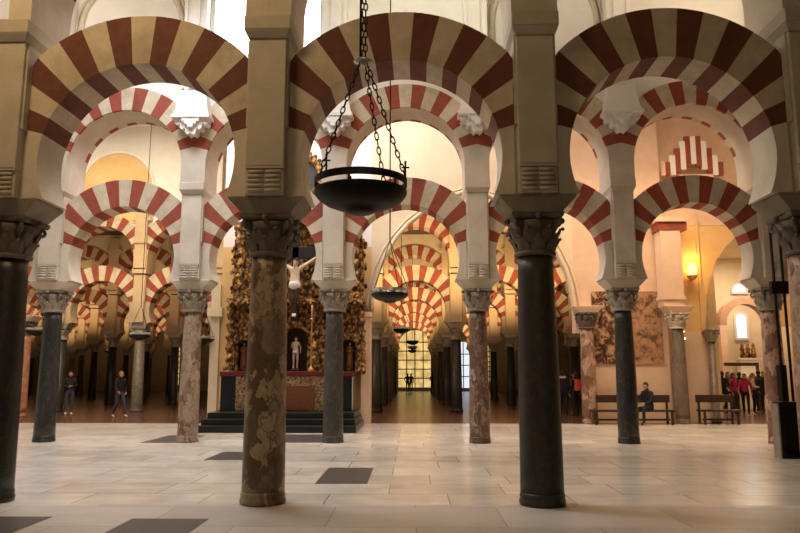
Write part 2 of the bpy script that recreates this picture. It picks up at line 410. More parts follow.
def low_arch(x, y, label, cream='cream_stone', hau='grey_plaster', group='striped lower horseshoe arches', proto=[{}], red='red_brick'):
    key = (cream, hau, red)
    if key not in proto[0]:
        r_ = MB(); ring(r_, LOW['cz'], LOW['ri'], LOW['ro'], H-.27, -.31, .31)
        hs = []
        for sg in (-1, 1):
            h_ = MB(); haunch(h_, sg, LOW['cz'], LOW['ri'], H-.27, -.31, .31, ZI); hs.append(h_.mesh('haunch', hau))
        proto[0][key] = (r_.mesh('voussoir_ring', [cream, red]), hs)
    t = thing('horseshoe_arch', label, 'arch', (x,y,0), 0, group)
    link('voussoir_ring', proto[0][key][0], t)
    for h_ in proto[0][key][1]: link('haunch', h_, t)
    return t
def up_arch(x, y, label, cream='cream_stone', hau='grey_plaster', group='striped upper round arches', proto=[{}]):
    key = (cream, hau)
    if key not in proto[0]:
        r_ = MB(); ring(r_, UP['cz'], UP['ri'], UP['ro'], H-.001, -.5, .5, edge=.16)
        hs = []
        for sg in (-1, 1):
            h_ = MB(); haunch(h_, sg, UP['cz'], UP['ri'], H-.001, -.5, .5, 6.15, rshrink=1); hs.append(h_.mesh('springer', hau))
        proto[0][key] = (r_.mesh('voussoir_ring', [cream, 'red_brick', hau]), hs)
    t = thing('round_arch', label, 'arch', (x,y,0), 0, group)
    link('voussoir_ring', proto[0][key][0], t)
    for h_ in proto[0][key][1]: link('springer', h_, t)
    return t
def pier(x, y, label, white=False, ztop=12., mat='pier_stone', up='white_plaster', group='square piers above the columns'):
    t = thing('arcade_pier', label, 'pier', (x,y,0), 0, group)
    b = MB(); b.box(-.265,.265,-.3,.3,ZI,4.7); b.box(-.265,.265,-.42,.42,4.7,5.86); b.build('pier_body', mat, t)
    p = MB(); p.box(-.24,.24,-.47,-.3,4.14,5.86); p.box(-.24,.24,-.44,-.3,ZI,4.14); smooth_bevel(p.build('pilaster', mat, t), .012)
    c = MB()
    for i in range(5):
        z = 3.85+i*.06
        for sg in (-1, 1):
            c.tube([(sg*.012,-.452,z),(sg*.205,-.452,z)], .022, 8)
    c.box(-.24,.24,-.47,-.44,4.13,4.17); c.build('roll_corbel', mat, t)
    m_ = MB(); m_.taper((-.25,.25,-.49,.46),5.86,(-.30,.30,-.55,.52),5.96); m_.box(-.30,.30,-.55,.52,5.96,6.15); smooth_bevel(m_.build('moulding', mat, t), .012)
    if white:
        u = MB()
        u.box(-.42,.42,-.86,-.50,7.74,7.82); u.box(-.46,.46,-.90,-.50,7.66,7.74)
        hp_ = [(.43,7.66),(.38,7.60),(.40,7.55),(.34,7.49),(.30,7.53),(.26,7.50),(.27,7.44),(.21,7.38),(.16,7.42),(.13,7.38),(.13,7.31),(.07,7.25),(.03,7.29)]
        u.prism([(-x, z) for x, z in hp_]+[(x, z) for x, z in hp_[::-1]], -.80, -.50)
        q = [(x*.55, 7.66-(7.66-z)*.62) for x, z in hp_]; u.prism([(-x, z) for x, z in q]+[(x, z) for x, z in q[::-1]], -.88, -.80)
        u.build('stepped_corbel', up, t)
        v_ = MB(); v_.taper((-.41,.41,-.84,-.46),7.82,(-.29,.29,-.78,-.46),8.5); v_.box(-.29,.29,-.78,-.46,8.5,ztop)
        for xx in (-.24, 0, .24): v_.box(xx-.04 if xx else -.11, xx+.04 if xx else .11, -.82, -.77, 8.4, ztop)
        smooth_bevel(v_.build('vault_pilaster', up, t), .01)
    return t
def upper_wall(name, xs, y, ztop, mat, th=.45, label=None):
    mb = MB(); cz, ro = UP['cz'], UP['ro']
    for x in xs:
        n = 24; P = []
        a1 = math.asin((H-.001)/ro)
        for i in range(n+1):
            t = -a1+2*a1*i/n; P.append(arc_pt(cz, ro, t))
        P[0] = (-H, P[0][1]); P[-1] = (H, P[-1][1])
        for i in range(n):
            q = [(P[i][0],P[i][1]),(P[i+1][0],P[i+1][1]),(P[i+1][0],ztop),(P[i][0],ztop)]
            mb.add([(x+a, y-th, z) for a, z in q], [(0,1,2,3)]); mb.add([(x+a, y+th, z) for a, z in q], [(3,2,1,0)])
            mb.add([(x+P[i][0],y-th,P[i][1]),(x+P[i+1][0],y-th,P[i+1][1]),(x+P[i+1][0],y+th,P[i+1][1]),(x+P[i][0],y+th,P[i][1])], [(3,2,1,0)])
        mb.add([(x-H,y-th,ztop),(x+H,y-th,ztop),(x+H,y+th,ztop),(x-H,y+th,ztop)], [(0,1,2,3)])
    return struct(name, mb, mat, label)

# ================================================================== FRONT ARCADE
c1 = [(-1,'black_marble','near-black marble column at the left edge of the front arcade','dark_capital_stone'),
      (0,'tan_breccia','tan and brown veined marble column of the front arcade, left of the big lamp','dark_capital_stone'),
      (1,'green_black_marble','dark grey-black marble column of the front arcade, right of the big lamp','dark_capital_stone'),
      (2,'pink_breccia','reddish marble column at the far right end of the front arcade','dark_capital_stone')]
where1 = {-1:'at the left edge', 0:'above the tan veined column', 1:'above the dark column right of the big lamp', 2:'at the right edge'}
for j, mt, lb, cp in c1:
    column(X0+SP*j, Y1, mt, lb, cp, 'shaded_stone', rot=j*1.3)  # darker capitals and imposts carry the shade from above in their colour
    pier(X0+SP*j, Y1, 'beige stone pier of the front arcade '+where1[j], group='piers of the front arcade')
for j, lb in ((-1,'large red and cream horseshoe arch of the front arcade, left bay'),(0,'large red and cream horseshoe arch of the front arcade behind the big lamp'),(1,'large dark striped horseshoe arch of the front arcade, right bay')):
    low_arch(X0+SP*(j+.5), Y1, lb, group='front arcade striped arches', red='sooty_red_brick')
    up_arch(X0+SP*(j+.5), Y1, lb.replace('large red and cream horseshoe','upper round').replace('large dark striped horseshoe','upper round'), group='front arcade upper arches')
upper_wall('wall_front', [X0+SP*(j+.5) for j in (-1,0,1)], Y1, 12, 'pier_stone')

# ================================================================== SECOND ARCADE
c2 = [(-3,'black_marble','dark column of the second arcade outside the left edge'),
      (-2,'dark_grey_marble','black and grey mottled column of the second arcade, far left'),
      (-1,'rosy_cream_marble','cream and rose marble column of the second arcade beside the altar steps'),
      (0,'grey_marble','grey marble column of the second arcade in front of the gilded altar'),
      (1,'red_brown_marble','mottled red-brown marble column of the second arcade, right of the centre aisle'),
      (2,'dark_grey_marble','dark grey marble column of the second arcade before the benches and fresco'),
      (3,'pink_breccia','pink and brown mottled breccia column of the second arcade beside the black box')]
nm2 = {-3:'outside the left edge', -2:'above the far left mottled column', -1:'above the cream and rose column', 0:'above the grey column by the altar', 1:'above the red-brown column', 2:'above the dark grey column by the benches', 3:'above the pink breccia column'}
for j, mt, lb in c2:
    if j == -3: continue
    column(X0+SP*j, Y2, mt, lb, 'capital_stone', 'grey_plaster', rot=j*2.1, radius=.9)
    pier(X0+SP*j, Y2, 'corbelled pale pier of the second arcade '+nm2[j], True, 13.2, 'grey_plaster', group='corbelled piers of the second arcade')
bay2 = {-3:'at the left edge', -2:'left of the cream and rose column', -1:'in front of the altar', 0:'over the centre aisle', 1:'right of the red-brown column', 2:'over the benches and amber wall lamp', 3:'at the right edge'}
for j in range(-3, 4):
    low_arch(X0+SP*(j+.5), Y2, 'striped horseshoe arch of the second arcade '+bay2[j], group='second arcade lower arches')
    up_arch(X0+SP*(j+.5), Y2, 'striped upper arch of the second arcade '+bay2[j], group='second arcade upper arches')
upper_wall('wall_second', [X0+SP*(j+.5) for j in range(-3, 4)], Y2, 13.2, 'white_plaster')
for j, wh in ((-2,'left of the clerestory window'),(1,'above the dark grey and red-brown columns')):
    o = thing('blind_arch', 'moulded blind arch high on the white wall '+wh, 'arch', (X0+SP*(j+.5),Y2-.46,10.2))
    P_ = [(1.28*cos(pi*i/20), 1.28*sin(pi*i/20)) for i in range(21)]
    p = MB(); p.tube([(1.28,-.03,-.9)]+[(x,-.03,z) for x, z in P_]+[(-1.28,-.03,-.9)], .07, 8); p.tube([(1.42,-.02,-.9)]+[(x*1.11,-.02,z*1.11) for x, z in P_]+[(-1.42,-.02,-.9)], .04, 8); p.build('arch_moulding', 'grey_plaster', o)
    p = MB(); p.prism(P_+[(-1.28,-.9),(1.28,-.9)], -.015, 0); p.build('arch_field', 'white_plaster', o)
# arched clerestory window with its frame, between two pilasters of the second arcade
def arch_poly(hw, z0, zs, n=16, rise=None):
    rise = rise or hw
    return [(-hw,z0),(hw,z0),(hw,zs)]+[(hw*cos(pi*i/n), zs+rise*sin(pi*i/n)) for i in range(1, n)]+[(-hw,zs)]
def window(n, x, y, hw, z0, zs, mat, frame='white_plaster', bars=2, rows=3, label=None, barmat='white_plaster', bt=.025):
    t = MB(); P = arch_poly(hw, z0, zs); t.prism(P, -.02, .0); pane = MATS[mat]
    f = MB(); Q = arch_poly(hw+.1, z0-.1, zs); N = len(P)
    for i in range(N):
        a, b_, c, d = P[i], P[(i+1)%N], Q[(i+1)%N], Q[i]
        f.add([(a[0],-.09,a[1]),(d[0],-.09,d[1]),(c[0],-.09,c[1]),(b_[0],-.09,b_[1])], [(0,1,2,3)])
        f.add([(a[0],-.09,a[1]),(b_[0],-.09,b_[1]),(b_[0],0,b_[1]),(a[0],0,a[1])], [(0,1,2,3)])
        f.add([(d[0],-.09,d[1]),(c[0],-.09,c[1]),(c[0],0,c[1]),(d[0],0,d[1])], [(3,2,1,0)])
    for i in range(1, bars+1):
        xx = -hw+2*hw*i/(bars+1); f.box(xx-bt, xx+bt, -.06, -.02, z0, zs+sqrt(max(0, hw*hw-xx*xx)), 1)
    for i in range(1, rows+1):
        zz = z0+(zs+hw*.8-z0)*i/(rows+1); w = hw if zz < zs else sqrt(max(0, hw*hw-(zz-zs)**2)); f.box(-w, w, -.06, -.02, zz-bt, zz+bt, 1)
    o = f.build('window_%d' % n, [frame, barmat], None, (x,y,0)); o['kind'] = 'structure'
    if label: o['label'] = label
    g = t.build('window_pane', mat, o)
    return o
window(1, X0-SP*.5, Y2-.47, 1.32, 9.4, 11.2, 'daylight_glass', bars=0, rows=0, label='bright clerestory window above the second arcade')

# the two front arcades run very slightly askew to the far hall
for o in list(COL.objects):
    if o.parent: continue
    if o.get('kind') == 'structure' and o.name not in ('wall_front', 'wall_second', 'window_1'): continue
    yy = Y1 if (abs(o.location.y-Y1) < .6 or o.name == 'wall_front') else Y2
    px, an = (-3.5, -.85) if yy == Y1 else (-7., -.85)
    a = radians(an); P = Vector((px, yy, 0)); Rm = Matrix.Rotation(a, 4, 'Z')
    o.location = P + Rm @ (o.location-P); o.rotation_euler.z += a

# ================================================================== FAR ARCADES
far_cols = ['dark_grey_marble','black_marble','brown_marble','black_marble','dark_grey_marble','grey_marble','black_marble','brown_marble']
order = ['third','fourth','fifth','sixth','seventh']
def far_column_mesh(m, cap):
    mb = MB(); rb, rt = .25, .21
    mb.lathe([(rb+.03,0),(rb+.03,.08),(rb,.13),(rb,.15),(rt,ZN)], 16)
    c = capital_mesh(.21, ZC-ZN, True); o = len(mb.v)
    mb.v += [(x,y,z+ZN) for x,y,z in c.v]; mb.f += [[i+o for i in f] for f in c.f]; mb.m += [1]*len(c.f); mb.sm += c.sm
    mb.taper((-.28,.28,-.28,.28), ZC, (-.46,.46,-.34,.34), ZI, 2)
    return mb.mesh('far_column', [m, 'capital_stone', 'pier_stone'])
FCM = {m: far_column_mesh(m, None) for m in set(far_cols)}
def far_pier_mesh():
    b = MB(); b.box(-.265,.265,-.3,.3,ZI,4.7); b.box(-.265,.265,-.42,.42,4.7,5.86); b.box(-.24,.24,-.47,-.3,ZI,5.86)
    b.box(-.3,.3,-.55,.52,5.92,6.15); b.box(-.26,.26,-.55,-.5,6.1,7.25); b.box(-.26,.26,-.62,-.5,7.25,9.0); b.box(-.4,.4,-.6,-.5,8.25,8.4)
    return b.mesh('far_pier', 'tan_plaster')
FPM = far_pier_mesh()
def merged_arch(low):
    mb = MB()
    if low:
        ring(mb, LOW['cz'], LOW['ri'], LOW['ro'], H-.27, -.31, .31)
        for sg in (-1, 1): haunch(mb, sg, LOW['cz'], LOW['ri'], H-.27, -.31, .31, ZI, mi=2)
    else:
        ring(mb, UP['cz'], UP['ri'], UP['ro'], H-.001, -.5, .5)
        for sg in (-1, 1): haunch(mb, sg, UP['cz'], UP['ri'], H-.001, -.5, .5, 6.15, rshrink=1, mi=2)
    return mb.mesh('far_arch', ['cream_stone', 'red_brick', 'tan_plaster'])
FAL, FAU = merged_arch(True), merged_arch(False)
num = ['', 'first', 'second', 'third', 'fourth', 'fifth', 'sixth', 'seventh', 'eighth', 'ninth', 'tenth', 'eleventh', 'twelfth']
def side(n, what):           # n counted from the centre aisle, negative to the left
    return '%s %s %s of centre aisle' % (num[abs(n)], what, 'left' if n < 0 else 'right')
for r, y in enumerate(YF):
    jl = -math.ceil(.60*y/SP); jr = int(.24*y/SP)+1
    bl, brr = -.25*y, -.08*y      # hidden behind the altar wall
    bays = []
    for j in range(jl, jr+1):
        x = X1+SP*j-(1.1*r if j <= -3 else 0)
        n = j if j >= 1 else j-1
        if not (bl < x < brr):
            m = far_cols[(j*3+r*5) % 8]
            o = link('marble_column', FCM[m], None, (x,y,0)); o.rotation_euler = (0,0,0)
            tag(o, 'distant marble column of the %s arcade, %s' % (order[r], side(n, 'column')), 'column', 'columns of the %s arcade' % order[r])
            o = link('arcade_pier', FPM, None, (x,y,0))
            tag(o, 'distant pier of the %s arcade, over %s' % (order[r], side(n, 'column')), 'pier', 'piers of the %s arcade' % order[r])
        xb = x+H
        if not (bl < xb < brr) and j < jr: bays.append(xb)
        if not (bl < xb < brr) and j < jr:
            loc = 'over the centre aisle' if j == 0 else side(j, 'bay')
            o = link('horseshoe_arch', FAL, None, (xb,y,0)); tag(o, 'distant striped lower arch of the %s arcade, %s' % (order[r], loc), 'arch', 'lower arches of the %s arcade' % order[r])
            o = link('round_arch', FAU, None, (xb,y,0)); tag(o, 'distant striped upper arch of the %s arcade, %s' % (order[r], loc), 'arch', 'upper arches of the %s arcade' % order[r])
    upper_wall('wall_far', bays, y, 12.9 if r == 0 else 9.2, 'white_plaster' if r == 0 else 'warm_plaster')

# ================================================================== FLOOR, CEILINGS, OUTER WALLS
f = MB(); f.box(-26, 26, 8.86, 23.25, -.3, 0); struct('floor', f, 'pale_marble_floor')
f = MB(); f.box(-26, 26, -6, 8.86, -.3, 0); struct('floor_near', f, 'grey_marble_floor')
f = MB(); f.box(-50, 32, 23.25, 72, -.3, .0); struct('floor_far', f, 'brown_brick_floor')
for (x0,x1,y0,y1) in ((-1.40,-.64,10.5,12.25),(-4.9,-3.99,7.1,8.05),(-3.06,-2.22,6.2,7.96),(-3.85,-2.55,13.3,14.7),(-6.3,-5.35,16.6,18.6),(-3.9,-1.75,16.7,18.9)):
    f = MB(); f.box(x0,x1,y0,y1,-.02,.004); struct('floor_slab', f, 'slate_slab')
def vault(name, y0, y1, z0, z1, x0, x1, mat):
    mb = MB(); n = 16; P = [(y0+(y1-y0)*i/n, z0+(z1-z0)*sin(pi*i/n)) for i in range(n+1)]
    for i in range(n):
        mb.add([(x0,*P[i]),(x1,*P[i]),(x1,*P[i+1]),(x0,*P[i+1])], [(0,1,2,3)], 0, True)
        mb.add([(x0,P[i][0],P[i][1]+.25),(x1,P[i][0],P[i][1]+.25),(x1,P[i+1][0],P[i+1][1]+.25),(x0,P[i+1][0],P[i+1][1]+.25)], [(3,2,1,0)], 0, True)
    struct(name, mb, mat)
vault('ceiling', Y1+.45, Y2-.45, 12., 14.2, -16, 16, 'white_plaster')
vault('ceiling_middle', Y2+.45, YF[0]-.45, 12.6, 15.2, -26, 22, 'white_plaster')
vault('ceiling_front', .6, Y1-.45, 10.5, 12.4, -16, 16, 'pier_stone')
mb = MB(); mb.box(-50, 32, YF[0]+.45, 72, 9.2, 9.45); struct('ceiling_far', mb, 'dark_wood')
mb = MB(); mb.box(-50, -1.3, YEND, YEND+.3, 0, 9.2); mb.box(-1.3,1.95,YEND,YEND+.3,5.9,9.2); mb.box(1.95,32,YEND,YEND+.3,0,9.2); struct('wall_back', mb, 'dim_plaster')
mb = MB(); mb.box(-50.3,-50,23,72,0,9.2); struct('wall_left', mb, 'dim_plaster')
mb = MB(); mb.box(17.6,17.9,8.5,23.2,0,13.2); struct('wall_right', mb, 'peach_plaster')
mb = MB(); mb.box(-17.9,-17.6,8.5,20,0,13.2); struct('wall_west', mb, 'white_plaster')
# arched gate window at the end of the centre aisle
window(2, .38, YEND-.05, 1.62, .35, 4.35, 'amber_glass', 'grey_plaster', 3, 5, 'yellow lit lattice window at the far end of the centre aisle', 'black_iron', .05)
window(3, -4.4, YEND-.05, .55, .6, 4.0, 'amber_glass', 'grey_plaster', 1, 6, 'narrow yellow lattice window left of the far gate', 'black_iron', .05)
window(4, 5.15, YEND-.05, .6, .3, 4.2, 'blue_glass', 'grey_plaster', 1, 3, 'narrow pale blue window right of the far gate', 'grey_plaster', .05)
window(5, 7.7, YEND-.05, .5, .9, 3.9, 'amber_glass', 'grey_plaster', 1, 6, 'second narrow yellow lattice window right of the far gate', 'black_iron', .05)
window(6, -23.5, YEND-.05, .55, .6, 4.0, 'amber_glass', 'grey_plaster', 1, 6, 'yellow lattice window far off beyond the cream and rose column', 'black_iron', .05)

# ================================================================== CHAPEL LINE (between second and third arcades)
def strip_wall(mb, curve, xl, xr, zt, y0, y1, mi=0):
    """wall above/around a curve given as points (x,z) left to right, filled up to zt"""
    for i in range(len(curve)-1):
        (xa, za), (xb, zb) = curve[i], curve[i+1]
        q = [(xa,za),(xb,zb),(xb,zt),(xa,zt)]
        mb.add([(x,y0,z) for x, z in q], [(0,1,2,3)], mi); mb.add([(x,y1,z) for x, z in q], [(3,2,1,0)], mi)
        mb.add([(xa,y0,za),(xb,y0,zb),(xb,y1,zb),(xa,y1,za)], [(3,2,1,0)], mi)
CX, HS = 2.09, 3.42
hc = [(-1.0,3.3),(-1.003,3.6),(-.995,4.1),(-.975,4.55),(-.93,5.1),(-.85,5.72),(-.76,6.22),(-.64,6.7),(-.48,7.15),(-.33,7.46),(-.17,7.72),(0,7.9)]
curve = [(CX+a*HS, z) for a, z in hc]+[(CX-a*HS, z) for a, z in hc[-2::-1]]
# make x monotone for the foot, the foot leans slightly in (horseshoe)
mb = MB()
mono = [(CX-HS*1.003,3.6)]+curve[2:-2]+[(CX+HS*1.003,3.6)]
strip_wall(mb, mono, None, None, 13.0, YC, YC+.5)
mb.build('arch_wall', 'warm_plaster')
wa = bpy.data.objects['arch_wall']
tag(wa, 'wide plain cream plaster arch spanning two bays behind the second arcade', 'arch')
wa.name = 'plaster_arch'
tr = MB(); tr.tube([(x, YC-.03, z) for x, z in mono], .07, 8)
tr.tube([(CX+(x-CX)*1.045, YC-.02, 3.6+(z-3.6)*1.03) for x, z in mono], .035, 6); tr.build('arch_moulding', 'warm_plaster', wa)
# wall carrying the altar
mb = MB(); mb.box(-6.45,-1.34,YC,YC+.5,5.9,13.0); struct('wall_altar', mb, 'white_plaster')
mb = MB(); mb.box(-6.45,-1.34,YC,YC+.5,0,5.9); struct('wall_altar_lower', mb, 'ochre_plaster')
mb = MB(); mb.box(-6.75,-6.45,YC-.1,YC+.6,0,4.6); mb.box(-6.85,-6.35,YC-.2,YC+.7,3.5,3.8); o = mb.build('plaster_pier', 'warm_plaster')
tag(o, 'cream plaster pier at the left side of the altar', 'pier')
mb = MB(); mb.box(-1.62,-1.32,YC-.7,YC,0,3.6); mb.box(-1.7,-1.28,YC-.75,YC,3.45,3.6); o = mb.build('plaster_pier', 'peach_plaster')
tag(o, 'narrow pinkish pier at the right side of the altar', 'pier')
# right hand chapel front
xa, xb = 5.52, 8.95
mb = MB(); mb.box(xa,xa+.6,YC+.0,YC+.5,2.95,13); mb.box(xa+.6,8.6,YC,YC+.5,0,13); mb.box(8.6,10.25,YC+.25,YC+.7,0,3.0)
curveR = [(8.6,0)]
struct('wall_chapel', mb, 'peach_plaster')
mb = MB()
edge = [(9.95,3.15),(10.0,3.7),(10.05,4.2),(10.2,4.8),(10.45,5.4),(10.85,5.95),(11.3,6.35),(11.9,6.6),(12.4,6.65)]
for i in range(len(edge)-1):
    (x_a, z_a), (x_b, z_b) = edge[i], edge[i+1]
    q = [(8.6,z_a),(x_a,z_a),(x_b,z_b),(8.6,z_b)]
    mb.add([(x,YC+.25,z) for x, z in q], [(0,1,2,3)]); mb.add([(x,YC+.7,z) for x, z in q], [(3,2,1,0)])
    mb.add([(x_a,YC+.25,z_a),(x_b,YC+.25,z_b),(x_b,YC+.7,z_b),(x_a,YC+.7,z_a)], [(3,2,1,0)])
mb.box(8.6,9.95,YC+.25,YC+.7,3.0,3.15)
mb.box(12.4,17.6,YC+.25,YC+.7,3.2,6.65)
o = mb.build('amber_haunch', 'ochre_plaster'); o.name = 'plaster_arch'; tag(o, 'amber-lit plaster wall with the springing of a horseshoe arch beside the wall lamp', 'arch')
uf = MB(); uf.box(8.6,17.6,YC+.25,YC+.7,6.66,13); uf.build('upper_field', 'peach_plaster', o)
r2 = MB(); r2.box(9.80,9.88,YC+.17,YC+.25,3.0,6.9); r2.build('wall_rib', 'ochre_plaster', o)
# dado and frescoes
t = MB(); t.box(0,1.0,-.03,0,0,2.42)
o = t.build('fresco', 'fresco_dark', None, (6.08,YC-.01,1.92)); tag(o, 'dark brown fresco panel with figures, left of the dark grey column', 'painting')
t = MB(); t.box(0,1.28,-.03,0,0,2.42)
o = t.build('fresco', 'fresco_faded', None, (7.12,YC-.01,1.92)); tag(o, 'faded orange-brown fresco panel, right of the dark grey column', 'painting')
column(5.80, YC-.35, 'pink_breccia', 'reddish marble column with dark capital beside the two standing visitors', 'dark_capital_stone', 'peach_plaster', radius=.95)
column(8.78, YC-.35, 'brown_grey_marble', 'grey column with pale capital between the fresco and the amber wall', 'cream_stone', 'peach_plaster', radius=.84)
o = thing('chapel_pier', 'pale plaster pier with a red band above the grey column by the fresco', 'pier', (8.62,YC-.35,0))
p = MB(); p.box(-.33,.33,-.3,.3,ZI,6.6); p.box(-.38,.38,-.34,.34,4.0,4.12); p.build('pier_body', 'peach_plaster', o)
p = MB(); p.box(-.39,.55,-.32,.32,6.32,6.6); p.build('red_band', 'red_brick', o)
p = MB(); p.box(-.5,.5,-.38,.38,6.6,6.75); p.build('cornice', 'peach_plaster', o)
o = thing('engaged_column', 'slim half column with small capital under the amber arch', 'column', (10.05,YC+.1,0))
p = MB(); p.lathe([(.17,0),(.17,.1),(.13,.15),(.12,2.65)], 16); p.build('shaft', 'brown_marble', o)
p = capital_mesh(.12, .42); q = p.build('capital', 'capital_stone', o, (0,0,2.65))
# wall lamp
o = thing('wall_lamp', 'glowing amber wall lamp on a bracket above the chapel wall', 'lamp', (9.5,YC-.05,4.72))
p = MB(); p.lathe([(.05,0),(.13,.06),(.17,.12),(.17,.16)], 16); p.box(-.03,.03,0,.3,.0,.05); p.build('bracket', 'brass', o)
p = MB(); p.lathe([(.13,.16),(.16,.3),(.15,.46),(.09,.55)], 16); p.build('glass_shade', 'lamp_glow', o)
for i, (x, z) in enumerate(((9.05,2.75),(9.17,2.92),(9.2,2.68))):
    o = thing('votive_light', ['small glowing votive light on the amber wall, left of three','small glowing votive light on the amber wall, topmost of three','small glowing votive light on the amber wall, lowest of three'][i], 'light', (x,YC+.18,z), 0, 'votive lights on the amber wall')
    p = MB(); p.lathe([(.02,0),(.04,.02),(.04,.06)], 10); p.box(-.01,.01,0,.07,0,.02); p.build('cup', 'brass', o)
    p = MB(); p.ball((0,0,.08), .03, 8); p.build('flame', 'candle_glow', o)
# striped relief arch high on the chapel wall
o = thing('stepped_arch', 'stepped red and white striped arch relief high on the chapel wall', 'arch', (9.78,YC-.12,8.35))
p = MB(); n = 11
for k in range(n):
    x = -1.0+2.0*k/n; w = 2.0/n; q = 1-abs((k+.5)/n*2-1); zt = .35+1.05*min(1, q*1.3); zb = .1+.55*min(1, q*1.2)*(0 if 0 else 1)
    zb = .0+.55*max(0, q-.25)
    p.box(x, x+w, 0, .12, zb, zt, k % 2)
p.build('striped_face', ['red_brick', 'white_plaster'], o)
p = MB(); p.box(-.55,.6,-.1,.12,-.12,0); p.box(-.45,.5,-.06,.12,-.2,-.12); p.box(-1.1,-1.0,-.02,.12,0,.5); p.build('sill', 'peach_plaster', o)
# benches
def bench(x, y, w, label):
    t = thing('wooden_bench', label, 'bench', (x,y,0), 0, 'long dark benches by the chapel wall')
    p = MB(); p.box(-w/2,w/2,-.25,.2,.40,.46); smooth_bevel(p.build('seat', 'dark_wood', t), .01)
    p = MB(); p.box(-w/2,w/2,.2,.24,.68,.92); smooth_bevel(p.build('backrest', 'dark_wood', t), .01)
    for sx in (-1, 1):
        for (ya, yb, zt) in ((-.24,-.18,.4),(.19,.25,.92)):
            p = MB(); p.box(sx*(w/2-.1)-.03, sx*(w/2-.1)+.03, ya, yb, 0, zt if ya < 0 else .9); p.build('leg', 'dark_wood', t)
    p = MB(); p.box(-w/2+.1, w/2-.1, -.02,.02,.12,.18); p.build('stretcher', 'dark_wood', t)
    return t
bench(7.02, YC-.75, 2.6, 'long dark wooden bench under the frescoes beside the seated person')
bench(9.85, YC-.55, 1.25, 'short dark wooden bench under the amber wall')
# room seen through the right opening
mb = MB(); mb.box(12.2,18.6,34.2,34.5,0,7.2); struct('wall_apse', mb, 'warm_plaster')
mb = MB(); mb.box(18.3,18.6,24.3,34.2,0,7.2); struct('wall_side', mb, 'peach_plaster')
mb = MB(); mb.box(11.2,11.5,26.5,34.5,0,7.2); struct('wall_inner', mb, 'warm_plaster')
mb = MB(); mb.box(11.2,18.6,24.3,34.5,7.2,7.4); struct('ceiling_apse', mb, 'warm_plaster')
o = thing('brick_arch', 'low round pinkish brick arch in front of the lit side altar', 'arch', (15.25,32.3,0))
p = MB(); ring(p, 3.85, .90, 1.22, 3, -.25, .25, nv=8, step=11, sub=2)
q = p.build('voussoir_ring', ['brick_pink', 'brick_pink'], o); 
for sg in (-1, 1):
    p = MB(); p.box(min(sg*.90,sg*1.22), max(sg*.90,sg*1.22), -.25,.25,0,3.8); p.build('jamb', 'peach_plaster', o)
w = window(7, 15.95, 34.15, .24, 3.33, 4.25, 'slit_glow', 'white_plaster', 0, 0, 'narrow sky-bright slit window over the side altar')
w = window(8, 15.98, 34.15, .3, 5.55, 5.6, 'slit_glow', 'white_plaster', 0, 0, 'small round-headed window above the slit window')
o = thing('side_altar', 'small lit side altar with gilded figures under the slit window', 'altar', (15.96,33.4,0))
p = MB(); p.box(-.6,.6,-.3,.5,0,1.4); p.box(-.7,.7,-.38,.5,1.4,1.5); smooth_bevel(p.build('altar_table', 'warm_plaster', o), .01)
p = MB(); p.box(-.45,.45,.1,.5,1.5,2.25); p.box(-.55,.55,.05,.5,2.25,2.35); p.build('shelf', 'white_plaster', o)
for k in (-1,0,1):
    p = MB(); p.lathe([(.1,0),(.13,.08),(.09,.3),(.11,.42),(.06,.5),(.075,.58),(.05,.66),(0.01,.7)], 12, (k*.26,.25,2.35)); p.build('figurine', 'gilded_carving', o)
o = thing('timber_beam', 'dark horizontal timber rail in front of the side altar', 'beam', (14.7,31.7,2.05))
p = MB(); p.box(-.75,.75,-.06,.06,-.1,.05); p.build('rail', 'dark_wood', o)
for sx in (.7,):
    p = MB(); p.box(sx-.05,sx+.05,-.05,.05,-2.05,-.1); p.build('post', 'dark_wood', o)

# rust coloured column at the far left
column(-14.75, 26.6, 'rust_marble', 'rust-red marble column seen between the two leftmost columns', 'dark_capital_stone', 'peach_plaster')
# lunette high on the far wall, its ochre stands in for warm light
o = thing('lunette', 'half-round lunette, its ochre standing in for warm light, on the white wall above the left aisle', 'lunette', (-13.0,YF[0]-.46,9.75), 0)
p = MB(); P = [(1.62*cos(pi*i/24), 1.62*sin(pi*i/24)) for i in range(25)]; p.prism(P+[(-1.62,-1.6),(1.62,-1.6)], -.02, 0); p.build('lunette_field', 'ochre_plaster', o)
p = MB(); p.tube([(x,-.04,z) for x, z in [(1.62,-1.5)]+P+[(-1.62,-1.5)]], .06, 8); p.build('lunette_moulding', 'white_plaster', o)

# ================================================================== ALTAR
AX = -3.70
o = thing('altar_steps', 'black stone steps in front of the gilded altar', 'steps', (AX,20.6,0))
for i, (y0, h0, w) in enumerate(((19.4,.18,2.2),(19.78,.34,2.14),(20.15,.5,2.08))):
    p = MB(); p.box(-w, w, y0-20.6, 22.6-20.6, h0-.18 if i else 0, h0); smooth_bevel(p.build('step', 'black_step', o), .012)
o = thing('altar_table', 'altar table with red top cloth, lace border and reddish brown panel', 'altar', (AX,21.0,.5))
p = MB(); p.box(-1.5,1.5,0,1.0,0,1.02); p.build('altar_body', 'dark_wood', o)
p = MB(); p.box(-1.98,1.98,-.06,1.0,1.02,1.16); smooth_bevel(p.build('top_cloth', 'red_cloth', o), .012)
p = MB(); p.box(-1.5,1.5,-.03,0,.02,1.02); p.build('lace_border', 'lace_frontal', o)
p = MB(); p.box(-.86,.86,-.05,-.03,.04,.74); p.build('frontal_panel', 'rose_panel', o)
for sx in (-1, 1):
    p = MB(); a, b_ = sorted((sx*1.5, sx*1.98)); p.box(a,b_,0,.9,0,1.02); q = p.build('side_cabinet', 'black_step', o)
    p = MB(); p.box(sx*1.965-.015, sx*1.965+.015,-.02,0,.03,1.0); p.build('pale_edge', 'ivory', q)
